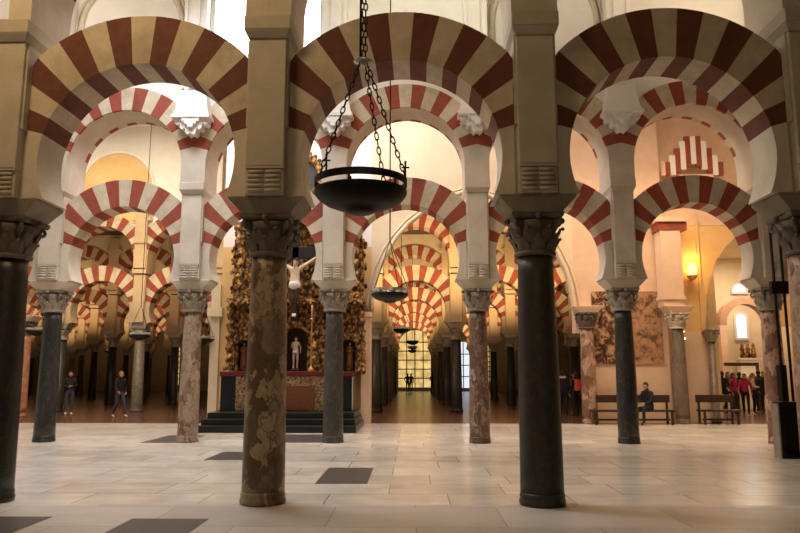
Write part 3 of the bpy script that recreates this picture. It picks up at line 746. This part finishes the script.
def solomonic(mb, x, y, z0, z1, r=.13):
    n = 40; N = 12; vs = []
    for i in range(n+1):
        q = i/n; z = z0+(z1-z0)*q; rr = r*(1+.12*sin(q*2*pi*9)); ox = .035*cos(q*2*pi*4.5); oy = .035*sin(q*2*pi*4.5)
        for k in range(N): vs.append((x+ox+rr*cos(2*pi*k/N), y+oy+rr*sin(2*pi*k/N), z))
    mb.add(vs, [(i*N+k, i*N+(k+1)%N, (i+1)*N+(k+1)%N, (i+1)*N+k) for i in range(n) for k in range(N)], 0, True)
    mb.box(x-r*1.4,x+r*1.4,y-r*1.4,y+r*1.4,z0-.14,z0); mb.lathe([(r,0),(r*1.25,.06),(r*1.1,.14),(r*1.5,.24),(r*1.6,.3)], 12, (x,y,z1)); 
o = thing('altarpiece', 'tall carved and gilded baroque altarpiece with twisted columns and niches', 'altarpiece', (AX,22.6,1.66))
def niche_panel(mb, cx, x0, x1, z0, z1, r, zn0, zs, y0=0, y1=.5):
    """carved field x0..x1, z0..z1 with a round-headed niche (half width r, sill zn0, spring zs)"""
    mb.box(x0,cx-r,y0,y1,z0,z1); mb.box(cx+r,x1,y0,y1,z0,z1)
    if zn0 > z0: mb.box(cx-r,cx+r,y0,y1,z0,zn0)
    n = 12
    for i in range(n):
        a, b_ = pi*i/n, pi*(i+1)/n
        q = [(cx+r*cos(a),zs+r*sin(a)),(cx+r*cos(a),z1),(cx+r*cos(b_),z1),(cx+r*cos(b_),zs+r*sin(b_))]
        mb.add([(x,y0,z) for x, z in q], [(0,1,2,3)])
        mb.add([(q[0][0],y0,q[0][1]),(q[3][0],y0,q[3][1]),(q[3][0],y1,q[3][1]),(q[0][0],y1,q[0][1])], [(0,1,2,3)])
p = MB(); niche_panel(p, 0, -.7,.7,0,2.1,.36,0,1.05)
niche_panel(p, -1.68, -2.15,-.7,0,2.1,.3,0,.72); niche_panel(p, 1.68, .7,2.15,0,2.1,.3,0,.72); p.build('lower_tier', 'gilded_carving', o)
p = MB(); p.box(-2.05,2.05,.5,.7,0,4.4); p.build('backing', 'dark_wood', o)
for i, x in enumerate((-2.12,-1.22,-.6,.6,1.22,2.12)):
    p = MB(); solomonic(p, x, -.12, .16, 1.8, .1); p.build('twisted_column', 'gilded_carving', o)
p = MB(); p.box(-2.12,2.12,-.3,.5,2.1,2.2); p.box(-2.2,2.2,-.38,.5,2.2,2.32)
for k in range(22): p.ball((-2.1+.2*k,-.36,2.16), .06, 8)
p.build('entablature', 'gilded_carving', o)
p = MB()
p.box(-1.98,-.75,.1,.5,2.32,4.3); p.box(.75,1.98,.1,.5,2.32,4.3); p.box(-.75,.75,.25,.5,2.32,4.9)
for k in range(150):
    x = random.uniform(-1.9,1.9); z = random.uniform(2.4,4.2); p.ball((x,.1 if abs(x) > .75 else .25,z), random.uniform(.03,.075), 8, sc=(1.2,.7,1))
p.build('upper_tier', 'gilded_carving', o)
for i, x in enumerate((-1.9,-.85,.85,1.9)):
    p = MB(); solomonic(p, x, -.02, 2.5, 4.1, .1); p.build('upper_twisted_column', 'gilded_carving', o)
p = MB(); p.box(-1.15,1.15,-.2,.5,4.9,5.05); p.box(-1.25,1.25,-.26,.5,5.05,5.15)
p.box(-2.08,-.7,-.12,.5,4.4,4.55); p.box(.7,2.08,-.12,.5,4.4,4.55)
for sx in (-1, 1):
    pts = [(sx*(2.0-1.1*sin(t*pi/2)), .1, 4.55+.9*t+.25*sin(t*pi)) for t in [i/10 for i in range(11)]]
    p.tube(pts, [.22-.012*i for i in range(11)], 10)
    p.ball((sx*1.98,.1,4.75), .2, 10)
p.build('broken_pediment', 'gilded_carving', o)
p = MB(); p.box(-.55,.55,.2,.5,5.15,5.75); p.build('attic', 'gilded_carving', o)
p = MB(); q = []
p.tube([(.68*cos(2*pi*i/40), .25, 6.5+.72*sin(2*pi*i/40)) for i in range(40)], .12, 10, closed=True)
for i in range(26): a = 2*pi*i/26; p.ball((.82*cos(a),.24,6.5+.86*sin(a)), .085, 8)
p.build('oval_frame', 'gilded_carving', o)
p = MB(); p.add([(.66*cos(2*pi*i/40), .3, 6.5+.7*sin(2*pi*i/40)) for i in range(40)]+[(.66*cos(2*pi*i/40), .4, 6.5+.7*sin(2*pi*i/40)) for i in range(40)], [tuple(range(40)), tuple(range(79,39,-1))]); p.build('oval_painting', 'painted_canvas', o)
p = MB()
for i in range(110):
    z = random.uniform(0,4.3); sx = random.choice((-1,1)); p.ball((sx*(2.14+random.uniform(-.05,.07)), random.uniform(0,.3), z), random.uniform(.035,.08), 8, sc=(.9,.6,1.3))
for sx in (-1, 1): a_, b_ = sorted((sx*1.9, sx*2.13)); p.box(a_, b_, .12, .5, 0, 4.35)
p.build('side_foliage', 'gilded_carving', o)

# ------------------------------------------------------------------ people and statues
def seg_d(p, a, b):
    ab = b-a; t = max(0, min(1, (p-a).dot(ab)/max(1e-9, ab.dot(ab)))); return (p-a-ab*t).length
def figure(name, label, cat, loc, rz, pose, mats, height=1.7, hair='dark_hair', scale=1., long_hair=False, group=None, extra=None):
    """pose: dict of joint overrides. mats: jacket, trousers, skin, shoes"""
    J = dict(pel=(0,0,.93), sp=(0,.01,1.12), ch=(0,.01,1.32), nk=(0,0,1.46), hd=(0,-.015,1.56), tp=(0,-.01,1.63),
        shL=(.17,0,1.40), shR=(-.17,0,1.40), elL=(.225,.03,1.13), elR=(-.225,.03,1.13), wrL=(.235,-.06,.89), wrR=(-.235,-.06,.89), pmL=(.235,-.08,.83), pmR=(-.235,-.08,.83),
        hpL=(.09,0,.90), hpR=(-.09,0,.90), knL=(.10,-.02,.50), knR=(-.10,-.02,.50), anL=(.10,.02,.09), anR=(-.10,.02,.09), toL=(.115,-.15,.035), toR=(-.115,-.15,.035))
    J.update(pose)
    J = {k: Vector(v) for k, v in J.items()}
    R = dict(pel=.135, sp=.12, ch=.14, nk=.055, hd=.085, tp=.075, shL=.06, shR=.06, elL=.046, elR=.046, wrL=.03, wrR=.03, pmL=.032, pmR=.032,
        hpL=.095, hpR=.095, knL=.062, knR=.062, anL=.045, anR=.045, toL=.035, toR=.035)
    E = [('pel','sp'),('sp','ch'),('ch','nk'),('nk','hd'),('hd','tp'),('ch','shL'),('shL','elL'),('elL','wrL'),('wrL','pmL'),('ch','shR'),('shR','elR'),('elR','wrR'),('wrR','pmR'),
        ('pel','hpL'),('hpL','knL'),('knL','anL'),('anL','toL'),('pel','hpR'),('hpR','knR'),('knR','anR'),('anR','toR')]
    keys = list(J); idx = {k: i for i, k in enumerate(keys)}
    me = bpy.data.meshes.new('body_cage'); me.from_pydata([J[k] for k in keys], [(idx[a], idx[b]) for a, b in E], []); me.update()
    o = bpy.data.objects.new('body_cage', me); COL.objects.link(o)
    sk = o.modifiers.new('s', 'SKIN'); sk.use_smooth_shade = True
    for k in keys:
        sv = me.skin_vertices[0].data[idx[k]]; r = R[k]
        sv.radius = (r*1.12, r*.8) if k in ('pel','sp','ch') else (r, r); sv.use_root = (k == 'pel')
    sb = o.modifiers.new('u', 'SUBSURF'); sb.levels = 2; sb.render_levels = 2
    dg = bpy.context.evaluated_depsgraph_get(); ev = o.evaluated_get(dg); m2 = bpy.data.meshes.new_from_object(ev)
    bpy.data.objects.remove(o)
    mb = MB(); mb.v = [tuple(v.co) for v in m2.vertices]
    TAG = {}
    for a, b in E:
        t = 0
        if a[:2] in ('hp','kn') and b[:2] in ('kn','an') : t = 1
        if a == 'pel' and b[:2] == 'hp': t = 1
        if b[:2] == 'to': t = 3
        if b in ('hd','tp') or b[:2] == 'pm': t = 2
        TAG[(a, b)] = t
    for pl in m2.polygons:
        c = Vector(pl.center); best = min(E, key=lambda e: seg_d(c, J[e[0]], J[e[1]])-R[e[0]]*.35)
        t = TAG[best]
        if best == ('pel','sp') and (c-J['pel']).dot((J['sp']-J['pel']).normalized()) < -.01: t = 1
        mb.f.append(list(pl.vertices)); mb.m.append(t); mb.sm.append(True)
    # fingers: four unequal and a thumb, bent, rooted in the palm
    for S, sg in (('L',1),('R',-1)):
        w, pm = J['wr'+S], J['pm'+S]; d = (pm-w).normalized(); side = Vector((0,1,0)) if abs(d.y) < .8 else Vector((1,0,0))
        side = (side-d*side.dot(d)).normalized(); inn = d.cross(side)*(-sg)
        for q, L in ((-.030,.062),(-.010,.074),(.010,.070),(.029,.055)):
            b0 = pm+side*q; mb.tube([b0-d*.01, b0+d*L*.55, b0+d*L*.9+inn*L*.35, b0+d*L*1.0+inn*L*.6], [.0095,.009,.008,.005], 6, 2)
        b0 = w+d*.03-side*.025; mb.tube([b0, b0-side*.03+d*.025, b0-side*.035+d*.055], [.012,.010,.006], 6, 2)
    # head: skull, face, ears, nose, eyes
    hd = J['hd']; up = (J['tp']-J['nk']).normalized(); fw = Vector((0,-1,0)); fw = (fw-up*fw.dot(up)).normalized(); rt = fw.cross(up)
    if 'look' in pose: pass
    M = Matrix((rt, -fw, up)).transposed()
    def hp(x, y, z): return hd + M @ Vector((x, y, z))
    hm = MB(); hm.ball((0,0,0), 1, 16, 2, (.078,.096,.115)); hm.ball((0,-.03,-.055), 1, 12, 2, (.052,.058,.062))
    for sx in (-1, 1):
        hm.ball((sx*.078,.008,-.005), 1, 8, 2, (.012,.022,.032)); hm.ball((sx*.03,-.087,.008), .0115, 8, 4)
    hm.tube([(0,-.09,.015),(0,-.108,-.02),(0,-.098,-.03)], [.008,.014,.01], 6, 2); hm.ball((0,-.088,-.055), 1, 8, 5, (.022,.008,.006))
    o0 = len(mb.v); mb.v += [tuple(hd+M @ Vector(v)+up*.035) for v in hm.v]; mb.f += [[i+o0 for i in f] for f in hm.f]; mb.m += hm.m; mb.sm += hm.sm
    root = thing(name, label, cat, loc, rz, group); s = height/1.73*scale; root.scale = (s, s, s)
    mb.build('body', list(mats)+['dark_hair', 'red_cloth'], root)
    if hair:
        h = MB(); n = 16; vs = []
        h.ball((0,.012,.022), 1, 16, 0, (.088,.104,.112))
        if long_hair: h.tube([(0,.06,.02),(0,.085,-.08),(0,.09,-.2)], [.07,.065,.03], 10)
        # open the face: drop faces in front and low
        keep = [(f, m_, s_) for f, m_, s_ in zip(h.f, h.m, h.sm) if not (sum(h.v[i][1] for i in f)/len(f) < -.03 and sum(h.v[i][2] for i in f)/len(f) < .055) and not (sum(h.v[i][2] for i in f)/len(f) < -.06 and not long_hair)]
        h.f, h.m, h.sm = [k[0] for k in keep], [k[1] for k in keep], [k[2] for k in keep]
        h.v = [tuple(hd+M @ Vector(v)+up*.035) for v in h.v]; h.build('hair', hair, root)
    if extra: extra(root)
    return root
def backpack(mat, y=.17):
    def f(root):
        p = MB(); p.box(-.15,.15,y-.06,y+.09,1.0,1.42); p.box(-.11,.11,y+.09,y+.14,1.02,1.2)
        for sx in (-1,1): p.tube([(sx*.1,y-.05,1.4),(sx*.12,0,1.47),(sx*.12,-.13,1.35),(sx*.13,-.1,1.1),(sx*.13,y-.05,1.05)], .018, 6)
        smooth_bevel(p.build('backpack', mat, root), .03)
    return f
def scarf(mat):
    def f(root):
        p = MB(); p.tube([(.1*cos(2*pi*i/14), .085*sin(2*pi*i/14), 1.45) for i in range(14)], .04, 8, closed=True); p.build('scarf', mat, root)
    return f
WALK = dict(knL=(.10,-.16,.52), anL=(.10,-.20,.10), toL=(.115,-.37,.05), knR=(-.10,.02,.50), anR=(-.10,.26,.12), toR=(-.115,.12,.035), elL=(.23,.12,1.14), wrL=(.24,.12,.90), pmL=(.24,.11,.84), elR=(-.23,-.06,1.14), wrR=(-.24,-.22,.97), pmR=(-.24,-.27,.93))
FOLD = dict(elL=(.24,.02,1.14), wrL=(.08,-.18,1.13), pmL=(.03,-.19,1.13), elR=(-.24,.02,1.14), wrR=(-.08,-.2,1.10), pmR=(-.03,-.2,1.10))
POCK = dict(elL=(.27,.06,1.14), wrL=(.18,-.09,.96), pmL=(.17,-.10,.91), elR=(-.27,.06,1.14), wrR=(-.18,-.09,.96), pmR=(-.17,-.10,.91))
DK = ('black_cloth','denim','skin','pale_rubber')
figure('person', 'person in black jacket and blue jeans standing far left, arms folded', 'person', (-13.45,27.8,0), .5, FOLD, DK, 1.72)
figure('person', 'person in black jacket walking near the left aisle, hand in pocket', 'person', (-10.75,26.1,0), 1.0, {**WALK, **{k: POCK[k] for k in ('elL','wrL','pmL')}}, DK, 1.70, 'blond_hair')
BK = ('black_cloth','black_cloth','skin','shoe_leather')
figure('person', 'person dressed in black with pale collar standing by the reddish column', 'person', (5.93,27.8,0), 2.9, POCK, BK, 1.74, extra=scarf('white_cloth'))
figure('person', 'person in black with a bright orange backpack by the reddish column', 'person', (6.22,27.0,0), -2.6, {}, BK, 1.68, 'dark_hair', extra=backpack('orange_cloth'))
SIT = dict(pel=(0,.06,.52), sp=(0,.05,.72), ch=(0,.0,.93), nk=(0,-.04,1.08), hd=(0,-.07,1.18), tp=(0,-.08,1.25), shL=(.17,-.01,1.01), shR=(-.17,-.01,1.01), elL=(.22,-.1,.76), elR=(-.22,-.1,.76), wrL=(.1,-.3,.66), wrR=(-.1,-.3,.66), pmL=(.06,-.35,.66), pmR=(-.06,-.35,.66),
    hpL=(.09,.02,.50), hpR=(-.09,.02,.50), knL=(.12,-.42,.51), knR=(-.12,-.42,.51), anL=(.12,-.44,.09), anR=(-.12,-.44,.09), toL=(.13,-.62,.035), toR=(-.13,-.62,.035))
figure('person', 'person in black sitting on the long bench behind the dark grey column', 'person', (7.52,YC-.83,0), -.9, SIT, BK, 1.72)
GX = lambda px, y: (px-411)/699*y*.988-.0
crowd = [(719,28.6,'black_cloth','black_cloth','dark_hair','visitor in black at the left end of the group near the side altar',1.72,2.6,None),
    (730,29.0,'magenta_cloth','denim','dark_hair','visitor in a magenta jacket, front left of the group',1.66,.6,None),
    (736,31.0,'black_cloth','black_cloth','dark_hair','visitor in black behind the magenta jacket',1.70,3.0,None),
    (741,28.4,'magenta_cloth','black_cloth','dark_hair','visitor in magenta top and black trousers, centre of the group',1.62,-.5,None),
    (749,28.8,'white_cloth','black_cloth','blond_hair','visitor in a pale grey coat with orange scarf in the group',1.66,1.2,scarf('orange_cloth')),
    (755,30.2,'navy_cloth','black_cloth','dark_hair','tall visitor in navy at the back of the group',1.78,2.8,None),
    (760,28.6,'black_cloth','navy_cloth','dark_hair','visitor in black coat at the right end of the group',1.70,-.9,None),
    (725,30.6,'grey_cloth','black_cloth','dark_hair','visitor in grey at the back left of the group',1.70,.3,None)]
for i, (px, y, ja, tr_, hr, lb, h, rz, ex) in enumerate(crowd):
    figure('person', lb, 'person', (GX(px, y), y, 0), rz, [FOLD, {}, POCK, WALK][i % 4], (ja, tr_, 'skin', 'shoe_leather'), h, hr, long_hair=(i % 3 == 1), group='visitors near the side altar', extra=ex)
for i, (px, y, lb) in enumerate(((407.5,62.6,'distant dark silhouette at the left of the yellow gate window'),(432.,60.5,'distant dark silhouette at the right of the yellow gate window'),(411,66.2,'distant dark silhouette low in front of the yellow gate window'))):
    figure('person', lb, 'person', ((px-411)/699*y, y, 0), 3., [POCK, FOLD, {}][i], ('black_cloth','black_cloth','skin','shoe_leather'), 1.7)
# crucifix and statues
o = thing('crucifix', 'large dark wooden crucifix with pale carved figure on the altarpiece', 'crucifix', (AX-.02,22.2,3.25))
p = MB(); p.box(-.11,.11,.03,.15,0,3.1); p.box(-1.05,1.05,.03,.15,2.02,2.40); smooth_bevel(p.build('cross', 'black_cloth', o), .01)
CR = dict(elL=(.40,.04,1.60), wrL=(.62,.06,1.76), pmL=(.69,.06,1.80), elR=(-.40,.04,1.60), wrR=(-.62,.06,1.76), pmR=(-.69,.06,1.80), shL=(.17,.02,1.44), shR=(-.17,.02,1.44), hd=(.03,-.06,1.55), tp=(.05,-.08,1.62), knL=(.05,-.08,.52), knR=(-.03,-.08,.52), anL=(.03,.0,.12), anR=(-.02,.0,.12), toL=(.03,-.09,.02), toR=(-.02,-.09,.02))
fg = figure('carved_body', 'tmp', 'x', (0,-.02,.10), 0, CR, ('ivory','dark_wood','ivory','ivory'), 1.95)
for k in ('label','category'): del fg[k]
fg.parent = o
body = [c for c in fg.children if c.name.startswith('body')][0]; body.name = 'carved_figure'
p = MB(); p.lathe([(.13,.80),(.165,.86),(.17,.95),(.15,1.02)], 14, (0,0,0), sy=.85); p.build('loincloth', 'white_cloth', fg)
# a statue thing from a figure
def statue(label, loc, mats, h, pose, hair='brown_wood', robe=None, rz=0):
    s = figure('statue', label, 'statue', loc, rz, pose, mats, h, hair, group=None)
    p = MB(); p.lathe([(.2,-.1),(.2,-.05),(.17,0.0)], 14); p.build('plinth', 'gilded_carving', s)
    if robe:
        p = MB(); p.lathe([(.24,.0),(.22,.3),(.19,.8),(.16,1.05),(.2,1.3),(.1,1.46)], 14, lobes=7, depth=.06, sy=.8); p.build('robe', robe, s)
    return s
ST = dict(elL=(.26,.05,1.16), wrL=(.27,-.03,.92), pmL=(.27,-.04,.86), elR=(-.24,.10,1.18), wrR=(-.08,.16,1.05), pmR=(-.04,.17,1.02), knL=(.12,-.05,.5), hd=(.02,-.02,1.56))
s = statue('pale carved standing figure in the central niche of the altarpiece', (AX-.03,22.72,1.76), ('ivory','ivory','ivory','ivory'), 1.02, ST)
p = MB(); p.lathe([(.14,.78),(.17,.86),(.165,.98)], 14, sy=.85); p.build('loincloth', 'white_cloth', s)
statue('small dark robed statue in the left niche of the altarpiece', (AX-1.72,22.8,1.76), ('brown_wood','brown_wood','skin','brown_wood'), .85, FOLD, robe='brown_wood')
statue('small dark robed statue in the right niche of the altarpiece', (AX+1.72,22.8,1.76), ('brown_wood','brown_wood','skin','brown_wood'), .85, FOLD, robe='brown_wood')
# candlesticks
def candlestick(x, y, lb, h=1.75):
    t = thing('candlestick', lb, 'candlestick', (x,y,1.66), 0, 'tall gilt candlesticks on the altar')
    p = MB(); p.lathe([(.12,0),(.13,.03),(.05,.12),(.03,.2),(.05,.3),(.025,.4),(.022,.6),(.045,.68),(.02,.76),(.02,1.05),(.05,1.12),(.02,1.18),(.02,h-.45),(.07,h-.42),(.07,h-.4)], 14); p.build('stem', 'brass', t)
    p = MB(); p.lathe([(.022,h-.4),(.022,h),(.004,h+.02)], 10); p.build('candle', 'ivory', t); return t
candlestick(-3.03, 21.35, 'tall gilt candlestick on the altar, right of the central niche', 2.0)
candlestick(-4.12, 21.35, 'tall gilt candlestick on the altar, behind the tan veined column', 2.0)

# ================================================================== HANGING LAMPS
def chain(mb, a, b, L=.07, r=.0052, w=.014):
    a, b = Vector(a), Vector(b); d = b-a; n = max(2, int(d.length/(L*.78))); t = d.normalized()
    u = t.cross(Vector((0,1,0)) if abs(t.y) < .9 else Vector((1,0,0))).normalized(); v_ = t.cross(u)
    for i in range(n):
        c = a+d*((i+.5)/n); s = u if i % 2 else v_
        pts = [c + t*(L*.5*cos(q))*1.0 + s*(w*sin(q)) for q in [2*pi*k/8 for k in range(8)]]
        mb.tube(pts, r, 5, closed=True)
def hanging_lamp(loc, label, ztop, R=.335, detail=True, drop=.95, cup=False, group='round hanging oil lamps'):
    t = thing('hanging_lamp', label, 'lamp', loc, 0, group); k = R/.335
    p = MB(); pr = [(.11,-.150),(.125,-.136),(.19,-.122),(.255,-.096),(.305,-.062),(.332,-.028),(.335,-.006),(.335,.0),(.325,.0),(.29,-.05),(.23,-.08),(.1,-.10)]
    p.lathe([(a*k, b*k) for a, b in [(.02,-.170),(.08,-.165)]+pr], 40); p.build('bowl', 'black_iron', t)
    p = MB(); n = 40; vs = []
    for (r, z) in ((.335,.035),(.335,.085),(.325,.085),(.325,.035)): vs += [(r*k*cos(2*pi*i/n), r*k*sin(2*pi*i/n), z*k) for i in range(n)]
    p.add(vs, [(a*n+i, a*n+(i+1)%n, ((a+1)%4)*n+(i+1)%n, ((a+1)%4)*n+i) for a in range(4) for i in range(n)], 0, False); p.build('rim_ring', 'silver_glass' if cup else 'black_iron', t)
    m = 6 if detail else 3
    p = MB()
    for i in range(m):
        a = 2*pi*i/m+.35; p.tube([(.33*k*cos(a),.33*k*sin(a),-.01),(.33*k*cos(a),.33*k*sin(a),.05)], .008, 6)
    p.build('spacer_posts', 'black_iron', t); 
    boss = Vector((.01,0,drop))
    if detail:
        p = MB(); p.lathe([(.012,-.03),(.02,-.025),(.065,-.015),(.075,0),(.06,.012),(.02,.022),(.012,.04)], 20, (boss.x,0,drop)); p.build('glass_boss', 'silver_glass', t)
        for a in (200, 320, 80):
            a = radians(a+28); c = (.33*cos(a), .33*sin(a)); p = MB()
            p.tube([(c[0],c[1],.07),(c[0],c[1],.19)], .007, 6); p.tube([(c[0]-.028,c[1],.155),(c[0]+.028,c[1],.155)], .006, 6); p.ball((c[0],c[1],.195), .01, 8); p.build('cross_finial', 'black_iron', t)
    for a in (215, 350, 60):
        a = radians(a); q = (.33*k*cos(a), .33*k*sin(a), .08*k); p = MB()
        if detail: chain(p, q, (boss.x+.03*cos(a), .03*sin(a), drop-.02))
        else: p.tube([q, (0,0,drop)], .008, 5)
        p.build('chain', 'black_iron', t)
    p = MB(); top = ztop-loc[2]
    if detail:
        chain(p, (0,0,drop+.03), (0,0,3.6)); chain(p, (.025,.01,drop+.03), (.025,.01,3.6), .07); p.tube([(0,0,3.6),(0,0,top)], .018, 6)
        p.tube([(-.012,.0,drop),(-.012,.0,3.6)], .008, 6)
    else: p.tube([(0,0,drop),(0,0,top)], .012, 6)
    p.build('suspension_chain', 'black_iron', t)
    if cup:
        p = MB()
        for i in range(5):
            a = 2*pi*i/5; p.lathe([(.02,0),(.035,.04),(.035,.1)], 8, (.2*k*cos(a), .2*k*sin(a), 0))
        p.build('glass_cups', 'silver_glass', t)
    return t
hanging_lamp((-.36,4.9,2.868), 'large black round hanging lamp on thick chains, nearest the viewer', 12.1, drop=.99, group=None)
hanging_lamp((-.39,12.9,3.045), 'second black hanging lamp, on a single thin cable over the centre aisle', 14.1, .345, False, 1.0, True)
hanging_lamp((-.36,26.4,3.26), 'third hanging lamp over the centre aisle, just above the far gate', 14.8, .33, False, 1.0, True)
for i, y in enumerate((42.2,50.0,57.9)):
    hanging_lamp((.1,y,3.5), ['fourth','fifth','sixth'][i]+' small hanging lamp in the row over the centre aisle', 9.2, .35, False, .9)
hanging_lamp((-9.06,23.3,2.87), 'pale-rimmed hanging lamp in the left aisle beside the cream column', 14.9, .345, False, 1.0, True)
hanging_lamp((-6.93,23.4,2.75), 'hanging lamp half hidden behind the cream and rose column', 14.9, .345, False, 1.0, True)
hanging_lamp((-12.55,23.3,3.02), 'hanging lamp half hidden behind the far left mottled column', 14.9, .345, False, 1.0, True)
hanging_lamp((-25.1,58,3.55), 'tiny distant hanging lamp above the walking person', 9.2, .35, False, .9, True)
hanging_lamp((-21.9,58,3.35), 'tiny distant hanging lamp right of the left aisle pier', 9.2, .35, False, .9, True)

# ================================================================== BLACK BOX WITH POLES
o = thing('equipment_stand', 'dark open equipment box with tall black poles before the breccia column', 'stand', (7.3,13.95,0))
p = MB(); p.box(-.32,-.24,-.3,-.05,0,1.05); p.box(.26,.34,-.3,-.05,0,1.05); p.box(-.24,.26,-.3,-.05,0,.08); p.box(-.24,.26,-.3,-.05,.97,1.05); p.box(-.24,.26,.0-.12,-.05,.08,.97)
smooth_bevel(p.build('cabinet', 'black_iron', o), .01)
p = MB(); p.box(-.35,-.32,-.3,-.05,0,1.02); p.build('side_panel', 'capital_stone', o)
for x in (-.06,.12):
    p = MB(); p.tube([(x,0,1.05),(x,0,4.5)], .028, 8); p.build('pole', 'black_iron', o)
p = MB(); p.box(-.14,.2,-.06,.06,3.15,3.4); p.build('clamp', 'black_iron', o)
p = MB(); p.box(-.12,.0,-.08,.08,1.05,1.75); p.build('control_box', 'black_iron', o)

# ================================================================== LIGHT
def area(name, loc, size, power, color, rot=(0,0,0), sy=None, spread=180):
    l = bpy.data.lights.new(name, 'AREA'); l.shape = 'RECTANGLE'; l.size = size; l.size_y = sy or size; l.energy = power; l.color = color; l.spread = radians(spread)
    o = bpy.data.objects.new(name, l); COL.objects.link(o); o.location = loc; o.rotation_euler = [radians(a) for a in rot]; return o
COOL = (.86,.90,1.0); NEUT = (1.,.90,.76); WARM = (1.,.72,.40); AMB = (1.,.58,.22)
area('skylight_left', (-5.4,12.6,11.8), 5, 640, (.92,.93,1.), sy=3, spread=132)
area('skylight_centre', (.2,13.2,11.8), 4, 90, (1.,.72,.38), sy=3, spread=90)
area('vault_fill', (8.,13.6,9.35), 5, 150, (1.,.76,.52), rot=(160,0,0), sy=.5)  # upward fills added out of view to brighten the wall above the arches
area('vault_fill', (-8.5,13.6,9.35), 4, 112, (1.,.85,.68), rot=(160,0,0), sy=.5)
area('vault_fill', (.2,13.6,9.35), 3, 105, (1.,.93,.72), rot=(160,0,0), sy=.5)
area('skylight_middle', (-3.6,20.,12.4), 11, 1060, (1.,.90,.88), sy=4)
area('skylight_aisle', (-13.,23.5,12.3), 8, 1250, (1.,.85,.60), sy=7)
area('skylight_chapel', (8.5,19.6,12.4), 8, 480, (1.,.72,.45), sy=3, spread=112)
area('far_hall_light', (0,27.2,12.4), 10, 150, (1.,.75,.45), sy=4)
for i, y in enumerate(YF):
    area('cornice_uplight', (1.5,y-2.6,4.9), 12, 520, (1.,.66,.32), rot=(158,0,0), sy=.5)
    area('cornice_uplight', (-17-i*3.,y-2.6,4.9), 16, 170 if i < 2 else 420, (1.,.64,.34), rot=(158,0,0), sy=.5)
area('front_fill_left', (-5.0,5.3,9.6), 2.5, 235, (1.,.68,.35), rot=(35,0,0), sy=1.2)  # added fill with no visible source, strongest on the left front bays
area('front_fill', (0,-2.0,6.0), 6, 80, (1.,.82,.55), rot=(50,0,0), sy=2)  # broad fill added behind the camera for the front columns
area('chapel_lamp', (11.,25.8,6.6), 2, 60, AMB)
area('chapel_low_light', (7.3,21.2,8.5), 3, 120, (1.,.66,.38), sy=.6)
area('side_room_light', (14.8,30.5,7.1), 3, 420, (1.,.80,.55))
def point(name, loc, power, color, r=.12):
    l = bpy.data.lights.new(name, 'POINT'); l.energy = power; l.color = color; l.shadow_soft_size = r
    o = bpy.data.objects.new(name, l); COL.objects.link(o); o.location = loc; return o
point('wall_lamp_light', (9.6,YC-.1,5.45), 26, (1.,.46,.12), .05)

w = bpy.data.worlds.new('hall_air'); bpy.context.scene.world = w; w.use_nodes = True
w.node_tree.nodes['Background'].inputs[0].default_value = (1.,.5,.22,1); w.node_tree.nodes['Background'].inputs[1].default_value = .035

# ================================================================== CAMERA
cd = bpy.data.cameras.new('camera'); cd.sensor_width = 36; cd.lens = 700/800*36; cd.clip_end = 300
cam = bpy.data.objects.new('camera', cd); COL.objects.link(cam); cam.location = (0,0,1.56)
cam.rotation_euler = (radians(90+8.80), 0, radians(.898)); bpy.context.scene.camera = cam
sc = bpy.context.scene
sc.view_settings.view_transform = 'Standard'; sc.view_settings.look = 'None'; sc.view_settings.gamma = 1; sc.view_settings.use_curve_mapping = False
sc.view_settings.exposure = 0
